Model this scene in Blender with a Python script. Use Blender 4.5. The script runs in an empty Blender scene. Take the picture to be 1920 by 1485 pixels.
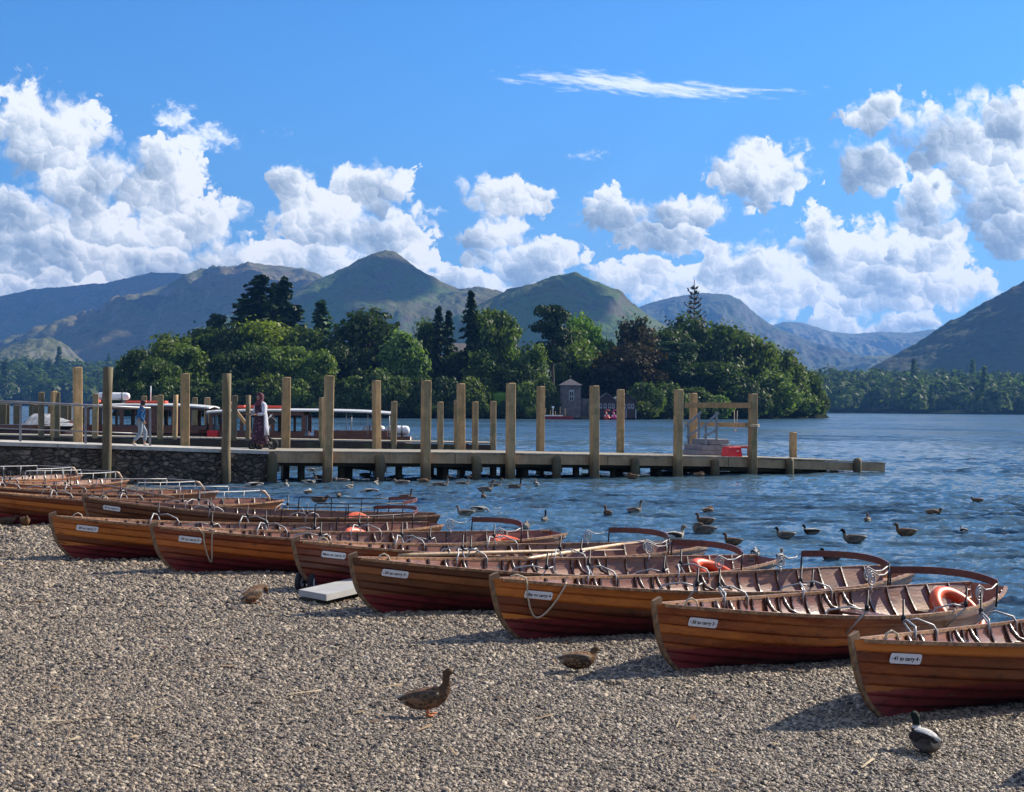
import bpy, bmesh, math, random
import numpy as np
from mathutils import Vector, Matrix, noise as mnoise
R = math.radians
random.seed(7)
np.random.seed(7)
scene = bpy.context.scene
COL = scene.collection

# ---------------------------------------------------------------- camera, sky, sun, exposure
CAM_Z, FPX, PITCH, ROLL = 2.25, 2800.0, R(0.45), R(0.45)
cam_data = bpy.data.cameras.new("camera")
cam = bpy.data.objects.new("camera", cam_data)
COL.objects.link(cam)
cam.location = (0, 0, CAM_Z)
CAM_R = Matrix.Rotation(math.pi / 2 + PITCH, 3, 'X') @ Matrix.Rotation(ROLL, 3, 'Z')
cam.rotation_euler = CAM_R.to_euler()
cam_data.sensor_width = 36
cam_data.lens = FPX / 1920 * 36
cam_data.clip_start = 0.1
cam_data.clip_end = 40000
scene.camera = cam
SUN_AZ, SUN_EL = R(56), R(33)          # azimuth from the view direction towards the right
EXPOSURE = 0.8
scene.view_settings.view_transform = 'Standard'
scene.view_settings.look = 'None'
scene.view_settings.gamma = 1
scene.view_settings.exposure = EXPOSURE
scene.cycles.max_bounces = 5
scene.cycles.diffuse_bounces = 2
scene.cycles.glossy_bounces = 3
scene.cycles.transmission_bounces = 4
scene.cycles.transparent_max_bounces = 6
scene.cycles.volume_bounces = 0
scene.cycles.caustics_reflective = False
scene.cycles.caustics_refractive = False
scene.cycles.sample_clamp_indirect = 4.0


def at_dir(px, py):
    """direction of a point of the photograph"""
    return CAM_R @ Vector(((px - 960) / FPX, (742.5 - py) / FPX, -1.0))


def az_el(px, py):
    d = at_dir(px, py).normalized()
    return math.atan2(d.x, d.y) * 28, math.asin(d.z) * 28


class NT:
    """small helper round a node tree"""
    def __init__(self, tree):
        self.t = tree
        self.n = tree.nodes
        self.l = tree.links

    def new(self, kind, **kw):
        nd = self.n.new(kind)
        for k, v in kw.items():
            setattr(nd, k, v)
        return nd

    def put(self, sock, v):
        if v is None:
            return
        if isinstance(v, bpy.types.NodeSocket):
            self.l.new(v, sock)
        elif isinstance(v, (tuple, list)) and len(v) == 3 and sock.type == 'RGBA':
            sock.default_value = (*v, 1)
        else:
            sock.default_value = v

    def math(self, op, a, b=None, c=None, clamp=False):
        nd = self.new('ShaderNodeMath', operation=op, use_clamp=clamp)
        for s, v in zip(nd.inputs, (a, b, c)):
            self.put(s, v)
        return nd.outputs[0]

    def vec(self, op, a, b=None, c=None, scale=None):
        nd = self.new('ShaderNodeVectorMath', operation=op)
        for s, v in zip(nd.inputs, (a, b, c)):
            self.put(s, v)
        if scale is not None:
            self.put(nd.inputs['Scale'], scale)
        return nd.outputs['Value'] if op in ('LENGTH', 'DOT_PRODUCT', 'DISTANCE') else nd.outputs[0]

    def comb(self, x, y, z):
        nd = self.new('ShaderNodeCombineXYZ')
        for s, v in zip(nd.inputs, (x, y, z)):
            self.put(s, v)
        return nd.outputs[0]

    def sep(self, v):
        nd = self.new('ShaderNodeSeparateXYZ')
        self.put(nd.inputs[0], v)
        return nd.outputs

    def noise(self, v, scale, detail=4, rough=0.55, dist=0.0, kind='FBM', out=0, dims='3D', lac=2.0):
        nd = self.new('ShaderNodeTexNoise', noise_dimensions=dims, noise_type=kind)
        self.put(nd.inputs['Vector'], v)
        self.put(nd.inputs['Scale'], scale)
        nd.inputs['Detail'].default_value = detail
        nd.inputs['Roughness'].default_value = rough
        nd.inputs['Lacunarity'].default_value = lac
        nd.inputs['Distortion'].default_value = dist
        return nd.outputs[out]

    def voro(self, v, scale, feature='F1', out='Distance', rand=1.0, detail=0.0, rough=.5, dims='3D', smooth=None):
        nd = self.new('ShaderNodeTexVoronoi', feature=feature, voronoi_dimensions=dims)
        self.put(nd.inputs['Vector'], v)
        self.put(nd.inputs['Scale'], scale)
        nd.inputs['Randomness'].default_value = rand
        if 'Detail' in nd.inputs:
            nd.inputs['Detail'].default_value = detail
            nd.inputs['Roughness'].default_value = rough
        if smooth is not None and 'Smoothness' in nd.inputs:
            nd.inputs['Smoothness'].default_value = smooth
        return nd.outputs[out]

    def ramp(self, f, stops, interp='LINEAR'):
        nd = self.new('ShaderNodeValToRGB')
        nd.color_ramp.interpolation = interp
        el = nd.color_ramp.elements
        while len(el) < len(stops):
            el.new(0.5)
        for e, (p, c) in zip(el, stops):
            e.position = p
            e.color = (*c, 1) if len(c) == 3 else c
        self.put(nd.inputs[0], f)
        return nd.outputs[0]

    def mix(self, f, a, b, mode='MIX'):
        nd = self.new('ShaderNodeMix', data_type='RGBA', blend_type=mode)
        self.put(nd.inputs[0], f)
        self.put(nd.inputs[6], a)
        self.put(nd.inputs[7], b)
        return nd.outputs[2]

    def smooth(self, f, lo, hi, a=0.0, b=1.0):
        nd = self.new('ShaderNodeMapRange', interpolation_type='SMOOTHSTEP')
        for s, v in zip(nd.inputs[:5], (f, lo, hi, a, b)):
            self.put(s, v)
        return nd.outputs[0]

    def lin(self, f, lo, hi, a=0.0, b=1.0):
        nd = self.new('ShaderNodeMapRange')
        for s, v in zip(nd.inputs[:5], (f, lo, hi, a, b)):
            self.put(s, v)
        return nd.outputs[0]


# ---- world: clear Nishita sky, with the cumulus field of the day in front of it (directions only)
world = bpy.data.worlds.new("World")
scene.world = world
world.use_nodes = True
W = NT(world.node_tree)
W.n.clear()
w_out = W.new('ShaderNodeOutputWorld')
w_bg = W.new('ShaderNodeBackground')
w_bg.inputs['Strength'].default_value = 0.13
W.l.new(w_bg.outputs[0], w_out.inputs[0])
sky = W.new('ShaderNodeTexSky', sky_type='NISHITA', sun_disc=False, sun_elevation=SUN_EL, sun_rotation=SUN_AZ)
sky.air_density = 1.0
sky.dust_density = 0.3
sky.ozone_density = 3.0
world.cycles.sampling_method = 'MANUAL'
world.cycles.sample_map_resolution = 512

CLOUDS = [  # centre x, y and half sizes, in hundredths of the picture's focal length (angles)
    (70, 262, 150, 105), (30, 400, 120, 70), (150, 345, 120, 90), (300, 345, 115, 92), (345, 420, 130, 70), (230, 430, 150, 66),
    (60, 470, 190, 80), (230, 500, 300, 52), (470, 500, 170, 60), (60, 535, 260, 40),
    (560, 372, 66, 62), (700, 352, 92, 56), (610, 425, 135, 70), (705, 440, 110, 66), (560, 490, 190, 60), (735, 500, 120, 46),
    (950, 372, 92, 46), (930, 440, 75, 50), (975, 490, 130, 56), (900, 540, 150, 40),
    (1160, 398, 98, 46), (1290, 398, 118, 44), (1240, 440, 100, 34), (1415, 328, 112, 62),
    (1215, 520, 150, 44), (1420, 515, 170, 62), (1560, 470, 125, 72), (1640, 525, 170, 60), (1770, 540, 100, 48), (1440, 545, 260, 34),
    (1650, 215, 64, 46), (1640, 300, 82, 64), (1805, 265, 135, 84), (1900, 240, 60, 80), (1870, 350, 120, 90), (1745, 400, 74, 90),
    (1720, 480, 80, 50), (1855, 300, 150, 105), (1480, 562, 380, 34), (1640, 480, 190, 66), (1895, 440, 66, 66), (1990, 330, 90, 140),
    (1560, 602, 84, 30), (1700, 606, 84, 26), (1400, 600, 70, 18),
]
geo = W.new('ShaderNodeTexCoord')
dirv = geo.outputs['Generated']
dx, dy, dz = W.sep(dirv)
az = W.math('MULTIPLY', W.math('ARCTAN2', dx, dy), 28)
el = W.math('MULTIPLY', W.math('ARCSINE', dz), 28)
PP = W.comb(az, el, 0.0)
warp = W.vec('SUBTRACT', W.noise(PP, 1.25, 2, 0.5, out=1, dims='2D'), (0.5, 0.5, 0.5))
P1 = W.vec('MULTIPLY_ADD', warp, (0.9, 0.7, 0), PP)
warp2 = W.vec('SUBTRACT', W.noise(PP, 3.2, 3, 0.6, out=1, dims='2D'), (0.5, 0.5, 0.5))
P1 = W.vec('MULTIPLY_ADD', warp2, (0.20, 0.20, 0), P1)
P2 = W.vec('MULTIPLY_ADD', warp2, (0.34, 0.34, 0), PP)
CS = 0.97
LV = (0.62, 0.78, 0)
m = None
for (cx, cy, rx, ry) in CLOUDS:
    rx, ry = rx * CS, ry * CS
    u, v = az_el(cx, cy)
    q = W.vec('MULTIPLY_ADD', P1, (100 / rx, 100 / ry, 0), (-u * 100 / rx, -v * 100 / ry, 0))
    ln = W.vec('LENGTH', q)
    sh = W.vec('DOT_PRODUCT', q, LV)
    if m is None:
        m, lit0 = ln, sh
    else:
        nearer = W.smooth(W.math('SUBTRACT', m, ln), -0.09, 0.09)
        mx = W.new('ShaderNodeMix', data_type='FLOAT')
        W.put(mx.inputs[0], nearer); W.put(mx.inputs[2], lit0); W.put(mx.inputs[3], sh)
        lit0 = mx.outputs[0]
        m = W.math('MINIMUM', m, ln)
bulk = W.math('SUBTRACT', 1.0, m)


def puffs(scale, smooth):
    """billows of one size: how deep inside a billow, and how far its surface leans to the sun"""
    nd = W.new('ShaderNodeTexVoronoi', feature='SMOOTH_F1', voronoi_dimensions='2D')
    W.put(nd.inputs['Vector'], P2)
    nd.inputs['Scale'].default_value = scale
    nd.inputs['Smoothness'].default_value = smooth
    rel = W.vec('SCALE', W.vec('SUBTRACT', P2, nd.outputs['Position']), scale=scale)
    return W.math('SUBTRACT', 0.45, nd.outputs['Distance']), W.vec('DOT_PRODUCT', rel, LV)


shade = W.noise(PP, 0.75, 2, 0.5, dims='2D')
pa, la = puffs(1.5, 0.25)
pb, lb = puffs(3.9, 0.25)
pd, ld = puffs(9.5, 0.3)
fine = W.math('SUBTRACT', W.noise(P2, 3.0, 7, 0.62, dims='2D'), 0.5)
dens = W.math('MULTIPLY_ADD', pa, 0.42, bulk)
dens = W.math('MULTIPLY_ADD', pb, 0.34, dens)
dens = W.math('MULTIPLY_ADD', pd, 0.16, dens)
dens = W.math('MULTIPLY_ADD', fine, W.smooth(shade, 0.35, 0.65, 0.5, 1.05), dens)
up_fade = W.smooth(el, 0.1, 1.4, 0.75, 1.0)
soft = W.smooth(W.noise(PP, 0.9, 2, 0.5, dims='2D'), 0.35, 0.65, 0.16, 0.62)
edge = W.smooth(dens, 0.02, soft)
alpha = W.math('MULTIPLY', edge, up_fade)
# light and shade of the cloud: each billow brighter on its sunward shoulder, greyer in the thick of the bank
lit = W.math('MULTIPLY_ADD', lit0, 0.44, W.smooth(shade, 0.32, 0.66, 0.36, 0.72))
lit = W.math('MULTIPLY_ADD', la, 0.20, lit)
lit = W.math('MULTIPLY_ADD', lb, 0.16, lit)
lit = W.math('MULTIPLY_ADD', ld, 0.08, lit)
lit = W.math('MULTIPLY_ADD', fine, 0.22, lit)
lit = W.math('ADD', lit, W.math('MULTIPLY', W.smooth(dens, 0.0, 0.7, 1.0, 0.0), 0.22))
lit = W.math('SUBTRACT', lit, W.math('MULTIPLY', W.smooth(dens, 0.5, 1.3), 0.14), clamp=True)
ccol = W.ramp(lit, [(0.0, (0.20, 0.27, 0.37)), (0.25, (0.31, 0.39, 0.49)), (0.52, (0.58, 0.65, 0.73)), (0.78, (0.97, 0.99, 1.0))])
# high thin streak
th = R(-3.2)
su, sv = az_el(1210, 162)
pc = W.vec('SUBTRACT', PP, (su, sv, 0))
px_, py_, _ = W.sep(pc)
sx = W.math('ADD', W.math('MULTIPLY', px_, math.cos(th)), W.math('MULTIPLY', py_, math.sin(th)))
sy = W.math('ADD', W.math('MULTIPLY', px_, -math.sin(th)), W.math('MULTIPLY', py_, math.cos(th)))
bend = W.math('MULTIPLY', W.math('SINE', W.math('MULTIPLY', sx, 1.1)), 0.05)
sy = W.math('ADD', sy, bend)
half = W.lin(sx, -2.8, 2.9, 0.27, 0.17)
st = W.math('SUBTRACT', 1.0, W.vec('LENGTH', W.comb(W.math('DIVIDE', sx, 2.85), W.math('DIVIDE', sy, half), 0.0)))
stn = W.noise(W.comb(W.math('MULTIPLY', sx, 0.9), W.math('MULTIPLY', W.math('ADD', sy, W.math('MULTIPLY', sx, 0.05)), 6.0), 0.0), 1.6, 6, 0.65, dims='2D')
st = W.math('MULTIPLY_ADD', W.math('SUBTRACT', stn, 0.5), 2.3, st)
streak = W.math('MULTIPLY', W.smooth(st, 0.05, 1.0), 0.9)
# small loose wisps
wz = W.noise(W.vec('MULTIPLY', P2, (1.0, 1.6, 0)), 2.6, 7, 0.66, dims='2D')
wmask = None
for (cx, cy, rx, ry, k) in [(330, 222, 60, 42, 1.0), (385, 258, 85, 36, 1.0), (1100, 290, 80, 16, .55), (520, 246, 34, 14, .55), (1505, 278, 45, 26, .6), (1895, 205, 40, 60, .7), (1330, 465, 190, 22, .8), (800, 395, 60, 20, .5)]:
    u, v = az_el(cx, cy)
    ln = W.vec('LENGTH', W.vec('MULTIPLY_ADD', PP, (100 / rx, 100 / ry, 0), (-u * 100 / rx, -v * 100 / ry, 0)))
    f = W.math('MULTIPLY', W.math('SUBTRACT', 1.0, ln, clamp=True), k)
    wmask = f if wmask is None else W.math('MAXIMUM', wmask, f)
wisp = W.math('MULTIPLY', W.smooth(W.math('ADD', wz, W.math('MULTIPLY', wmask, 0.42)), 0.60, 0.92), W.smooth(wmask, 0.0, 0.25))
thin = W.math('MAXIMUM', streak, wisp)
# broken cloud added beside and behind the view, for a whiter, stronger fill light
other = W.math('MAXIMUM', W.smooth(dy, 0.80, 0.55), W.smooth(dz, 0.50, 0.75))
ob_n = W.noise(dirv, 2.2, 6, 0.6, 0.3)
ob_a = W.math('MULTIPLY', W.math('MULTIPLY', W.smooth(ob_n, 0.50, 0.62), other), W.smooth(dz, 0.0, 0.12))
ob_c = W.mix(W.smooth(dy, 0.5, -0.6), (0.44, 0.48, 0.55), (0.66, 0.63, 0.58))
# sky colour: deep blue of the photograph's clear air
skyc = W.mix(W.smooth(el, 0.5, 7.5), (0.222, 0.336, 0.508), (0.202, 0.438, 0.676))
skyc = W.vec('MULTIPLY', sky.outputs[0], skyc)
k = 1 / 0.13
CLOUD_GAIN = 0.64
ccol = W.vec('MULTIPLY', ccol, (k * CLOUD_GAIN,) * 3)
ccol = W.vec('MULTIPLY', ccol, W.mix(W.smooth(el, 1.0, 6.0), (1.16, 1.10, 1.02), (1.0, 1.0, 1.0)))
c = W.mix(W.math('MULTIPLY', thin, 0.9), skyc, (0.66 * k, 0.68 * k, 0.71 * k))
c = W.mix(alpha, c, ccol)
c = W.mix(ob_a, c, W.vec('SCALE', ob_c, scale=k))
W.put(w_bg.inputs['Color'], c)

sun_data = bpy.data.lights.new("sun", 'SUN')
sun_data.energy = 5.0
sun_data.angle = R(0.53)
sun_data.color = (1.0, 0.90, 0.74)
sun = bpy.data.objects.new("sun", sun_data)
COL.objects.link(sun)
SUN_DIR = Vector((math.sin(SUN_AZ) * math.cos(SUN_EL), math.cos(SUN_AZ) * math.cos(SUN_EL), math.sin(SUN_EL)))
sun.rotation_euler = SUN_DIR.to_track_quat('Z', 'Y').to_euler()
sun.location = (20, 15, 30)

# ---------------------------------------------------------------- helpers
def at_z(px, py, z=0.0):
    d = at_dir(px, py)
    t = (z - CAM_Z) / d.z
    return Vector((d.x * t, d.y * t, z))


def at_y(px, py, y):
    d = at_dir(px, py)
    t = y / d.y
    return Vector((d.x * t, y, CAM_Z + d.z * t))


_a, _b = at_z(1900, 1210), at_z(400, 925)
SH_P = Vector((_a.x, _a.y))
SH_N = Vector((-(_b - _a).y, (_b - _a).x)).normalized()
J_A, J_B = at_z(505, 907), at_z(1410, 890)      # feet of two posts on the jetty's near edge
J_P = Vector((J_A.x, J_A.y))
J_D = Vector((J_B.x - J_A.x, J_B.y - J_A.y)).normalized()
J_N = Vector((-J_D.y, J_D.x))
WL_P, WL_D = J_P + J_N * 1.2, J_D
print("jetty", J_P, J_D, "shore", SH_P, SH_N)


def shore_s(x, y):
    """metres inland from the water's edge (works on arrays)"""
    s1 = (x - SH_P.x) * SH_N.x + (y - SH_P.y) * SH_N.y
    s2 = (x - WL_P.x) * WL_D.y - (y - WL_P.y) * WL_D.x
    return np.minimum(s1, s2)


def beach_z(x, y):
    s = shore_s(np.asarray(x, float), np.asarray(y, float))
    return np.clip(0.04 * s, -1.6, 1.0)


def on_beach(px, py):
    d = at_dir(px, py)
    t = 5.0
    lo, hi = 1.0, 80.0
    for _ in range(50):
        t = (lo + hi) / 2
        p = Vector((0, 0, CAM_Z)) + d * t
        if p.z > float(beach_z(p.x, p.y)):
            lo = t
        else:
            hi = t
    return Vector((p.x, p.y, float(beach_z(p.x, p.y))))


def tag(o, label=None, cat=None, group=None, kind=None):
    if label: o['label'] = label
    if cat: o['category'] = cat
    if group: o['group'] = group
    if kind: o['kind'] = kind
    return o


def empty(name, loc, rz=0.0, label=None, cat=None, group=None):
    o = bpy.data.objects.new(name, None)
    COL.objects.link(o)
    o.location = loc
    o.rotation_euler = (0, 0, rz)
    o.empty_display_size = 0.2
    return tag(o, label, cat, group)


def link(name, me, parent=None, mats=()):
    o = bpy.data.objects.new(name, me)
    COL.objects.link(o)
    for m_ in mats:
        me.materials.append(m_)
    if parent:
        o.parent = parent
    return o


class MB:
    """collects vertices and faces; build() links them as one mesh object"""
    def __init__(self):
        self.v, self.f, self.mi = [], [], []
        self.smooth = []

    def add(self, vs, fs, mi=0, smooth=False):
        b = len(self.v)
        self.v += [tuple(p) for p in vs]
        for f in fs:
            self.f.append(tuple(i + b for i in f))
            self.mi.append(mi)
            self.smooth.append(smooth)
        return self

    def box(self, c, size, rot=None, mi=0, bevel=0.0):
        sx, sy, sz = (s / 2 for s in size)
        if bevel > 0:
            b = min(bevel, sx * .9, sy * .9, sz * .9)
            bm = bmesh.new()
            bmesh.ops.create_cube(bm, size=1)
            for v in bm.verts:
                v.co = Vector((v.co.x * 2 * sx, v.co.y * 2 * sy, v.co.z * 2 * sz))
            bmesh.ops.bevel(bm, geom=bm.edges[:], offset=b, segments=1, affect='EDGES')
            vs = [v.co.copy() for v in bm.verts]
            bm.verts.index_update()
            fs = [[v.index for v in f.verts] for f in bm.faces]
            bm.free()
        else:
            vs = [Vector((x, y, z)) for x in (-sx, sx) for y in (-sy, sy) for z in (-sz, sz)]
            fs = [(0, 1, 3, 2), (4, 6, 7, 5), (0, 4, 5, 1), (2, 3, 7, 6), (0, 2, 6, 4), (1, 5, 7, 3)]
        M = rot if rot is not None else Matrix.Identity(3)
        if isinstance(M, (int, float)):
            M = Matrix.Rotation(M, 3, 'Z')
        c = Vector(c)
        return self.add([c + M @ v for v in vs], fs, mi)

    def beam(self, a, b, w, h, mi=0, bevel=0.0):
        a, b = Vector(a), Vector(b)
        d = b - a
        q = frame_of(d)
        return self.box((a + b) / 2, (w, h, d.length), q, mi, bevel)

    def tube(self, path, r, seg=8, mi=0, cap=True, closed=False, smooth=True, flat=1.0):
        path = [Vector(p) for p in path]
        n = len(path)
        rs = r if isinstance(r, (list, tuple)) else [r] * n
        rings = []
        up = None
        for i, p in enumerate(path):
            a = path[i - 1] if (i > 0 or closed) else p
            b = path[(i + 1) % n] if (i < n - 1 or closed) else p
            t = (b - a)
            t = t.normalized() if t.length > 1e-9 else Vector((0, 0, 1))
            if up is None:
                ref = Vector((0, 0, 1)) if abs(t.z) < 0.9 else Vector((1, 0, 0))
                up = (ref - t * ref.dot(t)).normalized()
            else:
                up = up - t * up.dot(t)
                up = up.normalized() if up.length > 1e-6 else t.orthogonal().normalized()
            sd = t.cross(up)
            rings.append([p + (up * math.cos(2 * math.pi * k / seg) * flat + sd * math.sin(2 * math.pi * k / seg)) * rs[i] for k in range(seg)])
        vs = [q for ring in rings for q in ring]
        fs = []
        for i in range(n if closed else n - 1):
            j = (i + 1) % n
            for k in range(seg):
                k2 = (k + 1) % seg
                fs.append((i * seg + k, i * seg + k2, j * seg + k2, j * seg + k))
        self.add(vs, fs, mi, smooth)
        if cap and not closed:
            b0 = len(self.v) - len(vs)
            self.f.append(tuple(b0 + k for k in reversed(range(seg)))); self.mi.append(mi); self.smooth.append(False)
            self.f.append(tuple(b0 + (n - 1) * seg + k for k in range(seg))); self.mi.append(mi); self.smooth.append(False)
        return self

    def loft(self, rings, mi=0, closed=True, cap=True, smooth=True):
        n, k = len(rings), len(rings[0])
        vs = [p for r_ in rings for p in r_]
        fs = []
        for i in range(n - 1):
            for j in range(k if closed else k - 1):
                j2 = (j + 1) % k
                fs.append((i * k + j, i * k + j2, (i + 1) * k + j2, (i + 1) * k + j))
        if cap and closed:
            fs.append(tuple(reversed(range(k))))
            fs.append(tuple((n - 1) * k + j for j in range(k)))
        return self.add(vs, fs, mi, smooth)

    def sphere(self, c, r, seg=10, rings=7, rot=None, mi=0):
        rx, ry, rz = (r, r, r) if isinstance(r, (int, float)) else r
        c = Vector(c)
        M = rot if rot is not None else Matrix.Identity(3)
        rg = []
        for i in range(rings + 1):
            a = math.pi * i / rings
            sr, cz = max(math.sin(a), 1e-3), math.cos(a)
            rg.append([c + M @ Vector((rx * sr * math.cos(2 * math.pi * k / seg), ry * sr * math.sin(2 * math.pi * k / seg), rz * cz)) for k in range(seg)])
        return self.loft(rg, mi)

    def build(self, name, mats, parent=None, shade=True):
        me = bpy.data.meshes.new(name)
        me.from_pydata(self.v, [], self.f)
        me.update()
        me.polygons.foreach_set('material_index', self.mi)
        if shade:
            me.polygons.foreach_set('use_smooth', self.smooth)
        return link(name, me, parent, mats if isinstance(mats, (list, tuple)) else (mats,))


def frame_of(d):
    """rotation whose Z axis runs along d and whose Y axis stays as upright as it can"""
    z = d.normalized()
    ref = Vector((0, 0, 1)) if abs(z.z) < 0.95 else Vector((0, 1, 0))
    x = ref.cross(z).normalized()
    y = z.cross(x)
    return Matrix((x, y, z)).transposed()


def copy_tree(o, parent=None):
    c_ = o.copy()
    COL.objects.link(c_)
    if parent:
        c_.parent = parent
    for ch in list(o.children):
        copy_tree(ch, c_)
    return c_


# numpy gradient noise, for terrain and foliage
_perm = np.random.RandomState(11).permutation(512)
_perm = np.concatenate([_perm, _perm, _perm])
_gr = np.random.RandomState(12).uniform(0, 2 * np.pi, 1536)


def perlin(x, y):
    xi, yi = np.floor(x).astype(int), np.floor(y).astype(int)
    xf, yf = x - xi, y - yi
    xi, yi = xi & 511, yi & 511
    u, v = xf ** 3 * (xf * (xf * 6 - 15) + 10), yf ** 3 * (yf * (yf * 6 - 15) + 10)

    def g(ix, iy, fx, fy):
        a = _gr[_perm[(_perm[ix & 511] + iy) & 511]]
        return np.cos(a) * fx + np.sin(a) * fy
    n00, n10 = g(xi, yi, xf, yf), g(xi + 1, yi, xf - 1, yf)
    n01, n11 = g(xi, yi + 1, xf, yf - 1), g(xi + 1, yi + 1, xf - 1, yf - 1)
    return (n00 * (1 - u) + n10 * u) * (1 - v) + (n01 * (1 - u) + n11 * u) * v


def fbm(x, y, octv=5, gain=0.5, ridged=False):
    s, a = 0, 1.0
    for i in range(octv):
        n = perlin(x + 17.3 * i, y - 9.1 * i)
        s = s + a * (1 - 2 * np.abs(n) if ridged else n)
        x, y, a = x * 2.03, y * 2.03, a * gain
    return s


def grid_mesh(name, X, Y, Z, mats, parent=None, smooth=True):
    ny, nx = X.shape
    co = np.stack([X, Y, Z], -1).reshape(-1, 3).astype(np.float32)
    idx = np.arange(ny * nx).reshape(ny, nx)
    q = np.stack([idx[:-1, :-1], idx[:-1, 1:], idx[1:, 1:], idx[1:, :-1]], -1).reshape(-1, 4)
    return quad_mesh(name, co, q, mats, parent, smooth)


def quad_mesh(name, co, q, mats, parent=None, smooth=False):
    me = bpy.data.meshes.new(name)
    me.vertices.add(len(co))
    me.vertices.foreach_set('co', np.ascontiguousarray(co, np.float32).ravel())
    n = len(q)
    k = q.shape[1]
    me.loops.add(n * k)
    me.loops.foreach_set('vertex_index', np.ascontiguousarray(q, np.int32).ravel())
    me.polygons.add(n)
    me.polygons.foreach_set('loop_start', np.arange(0, n * k, k, dtype=np.int32))
    me.polygons.foreach_set('use_smooth', np.full(n, smooth))
    me.update(calc_edges=True)
    return link(name, me, parent, mats if isinstance(mats, (list, tuple)) else (mats,))


def new_mat(name):
    m_ = bpy.data.materials.new(name)
    m_.use_nodes = True
    T = NT(m_.node_tree)
    b = T.n['Principled BSDF']
    return m_, T, b


def simple_mat(name, col, rough=0.6, metal=0.0, var=0.15, scale=8.0, bump=0.0, coat=0.0, coord='Object', spec=None):
    """one colour with a little uneven wear"""
    m_, T, b = new_mat(name)
    tc = T.new('ShaderNodeTexCoord').outputs[coord]
    n = T.noise(tc, scale, 5, 0.6)
    cc = T.mix(T.smooth(n, 0.3, 0.72), tuple(x * (1 - var) for x in col), tuple(min(1, x * (1 + var)) for x in col))
    T.put(b.inputs['Base Color'], cc)
    T.put(b.inputs['Roughness'], T.lin(n, 0.3, 0.7, max(0.02, rough - .08), min(1, rough + .08)))
    b.inputs['Metallic'].default_value = metal
    if coat:
        b.inputs['Coat Weight'].default_value = coat
        b.inputs['Coat Roughness'].default_value = 0.15
    if spec is not None:
        b.inputs['Specular IOR Level'].default_value = spec
    if bump:
        bp = T.new('ShaderNodeBump')
        bp.inputs['Distance'].default_value = bump
        T.put(bp.inputs['Height'], n)
        T.put(b.inputs['Normal'], bp.outputs[0])
    return m_

# ---------------------------------------------------------------- setting: water, beach, hills, haze
# lake water: choppy wavelets as real relief near the camera, finer ripples as bump
m_water, T, b = new_mat("lake_water")
tc = T.new('ShaderNodeTexCoord').outputs['Object']
b.inputs['Base Color'].default_value = (0.046, 0.092, 0.135, 1)
b.inputs['Roughness'].default_value = 0.13
b.inputs['IOR'].default_value = 1.33
st_ = T.vec('MULTIPLY', tc, (0.62, 1.0, 1.0))
half3 = (.5, .5, .5)
n1 = T.vec('SUBTRACT', T.noise(st_, 5.0, 3, 0.6, 0.3, out=1), half3)
n2 = T.vec('SUBTRACT', T.noise(st_, 1.1, 3, 0.6, 0.3, out=1), half3)
n3 = T.noise(T.vec('MULTIPLY', tc, (0.35, 1.0, 1.0)), 0.05, 3, 0.55)
n0 = T.vec('SUBTRACT', T.noise(st_, 13.0, 2, 0.6, 0.3, out=1), half3)
tilt = T.vec('ADD', T.vec('ADD', T.vec('SCALE', n0, scale=0.5), T.vec('SCALE', n1, scale=1.3)), T.vec('SCALE', n2, scale=2.2))
n4 = T.vec('SUBTRACT', T.noise(T.vec('MULTIPLY', tc, (0.55, 1.0, 1.0)), 0.03, 9, 0.80, out=1), half3)
tilt = T.vec('ADD', tilt, T.vec('SCALE', n4, scale=3.2))
tilt = T.vec('SCALE', tilt, scale=T.smooth(n3, 0.32, 0.68, 0.65, 1.15))
tilt = T.vec('MULTIPLY', tilt, (0.7, 1.0, 0.0))
nrm = T.vec('NORMALIZE', T.vec('ADD', T.new('ShaderNodeNewGeometry').outputs['Normal'], tilt))
T.put(b.inputs['Normal'], nrm)


def wave_field(x, y, lod):
    """sum of wavelets running towards the beach from the right; lod damps those finer than the grid"""
    rs = np.random.RandomState(3)
    z = np.zeros_like(x)
    wx = x + 0.25 * perlin(x * 0.7, y * 0.7)
    wy = y + 0.25 * perlin(x * 0.7 + 31, y * 0.7 + 11)
    for i in range(46):
        lam = 0.16 * (14 ** (i / 45.0)) * rs.uniform(.9, 1.1)
        th_ = rs.normal(R(255), R(32))
        a = 0.0120 * lam ** 0.75
        kx, ky = math.cos(th_) * 2 * np.pi / lam, math.sin(th_) * 2 * np.pi / lam
        ph = rs.uniform(0, 6.28)
        s = np.sin(kx * wx + ky * wy + ph)
        z += a * (1 - np.abs(s) * 1.5) * np.clip(lam / (lod * 3.0) - .4, 0, 1)
    amp = 0.75 + 0.9 * perlin(x * 0.12 + 3, y * 0.09 + 7)
    return z * np.clip(amp, 0.25, 1.6)


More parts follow.
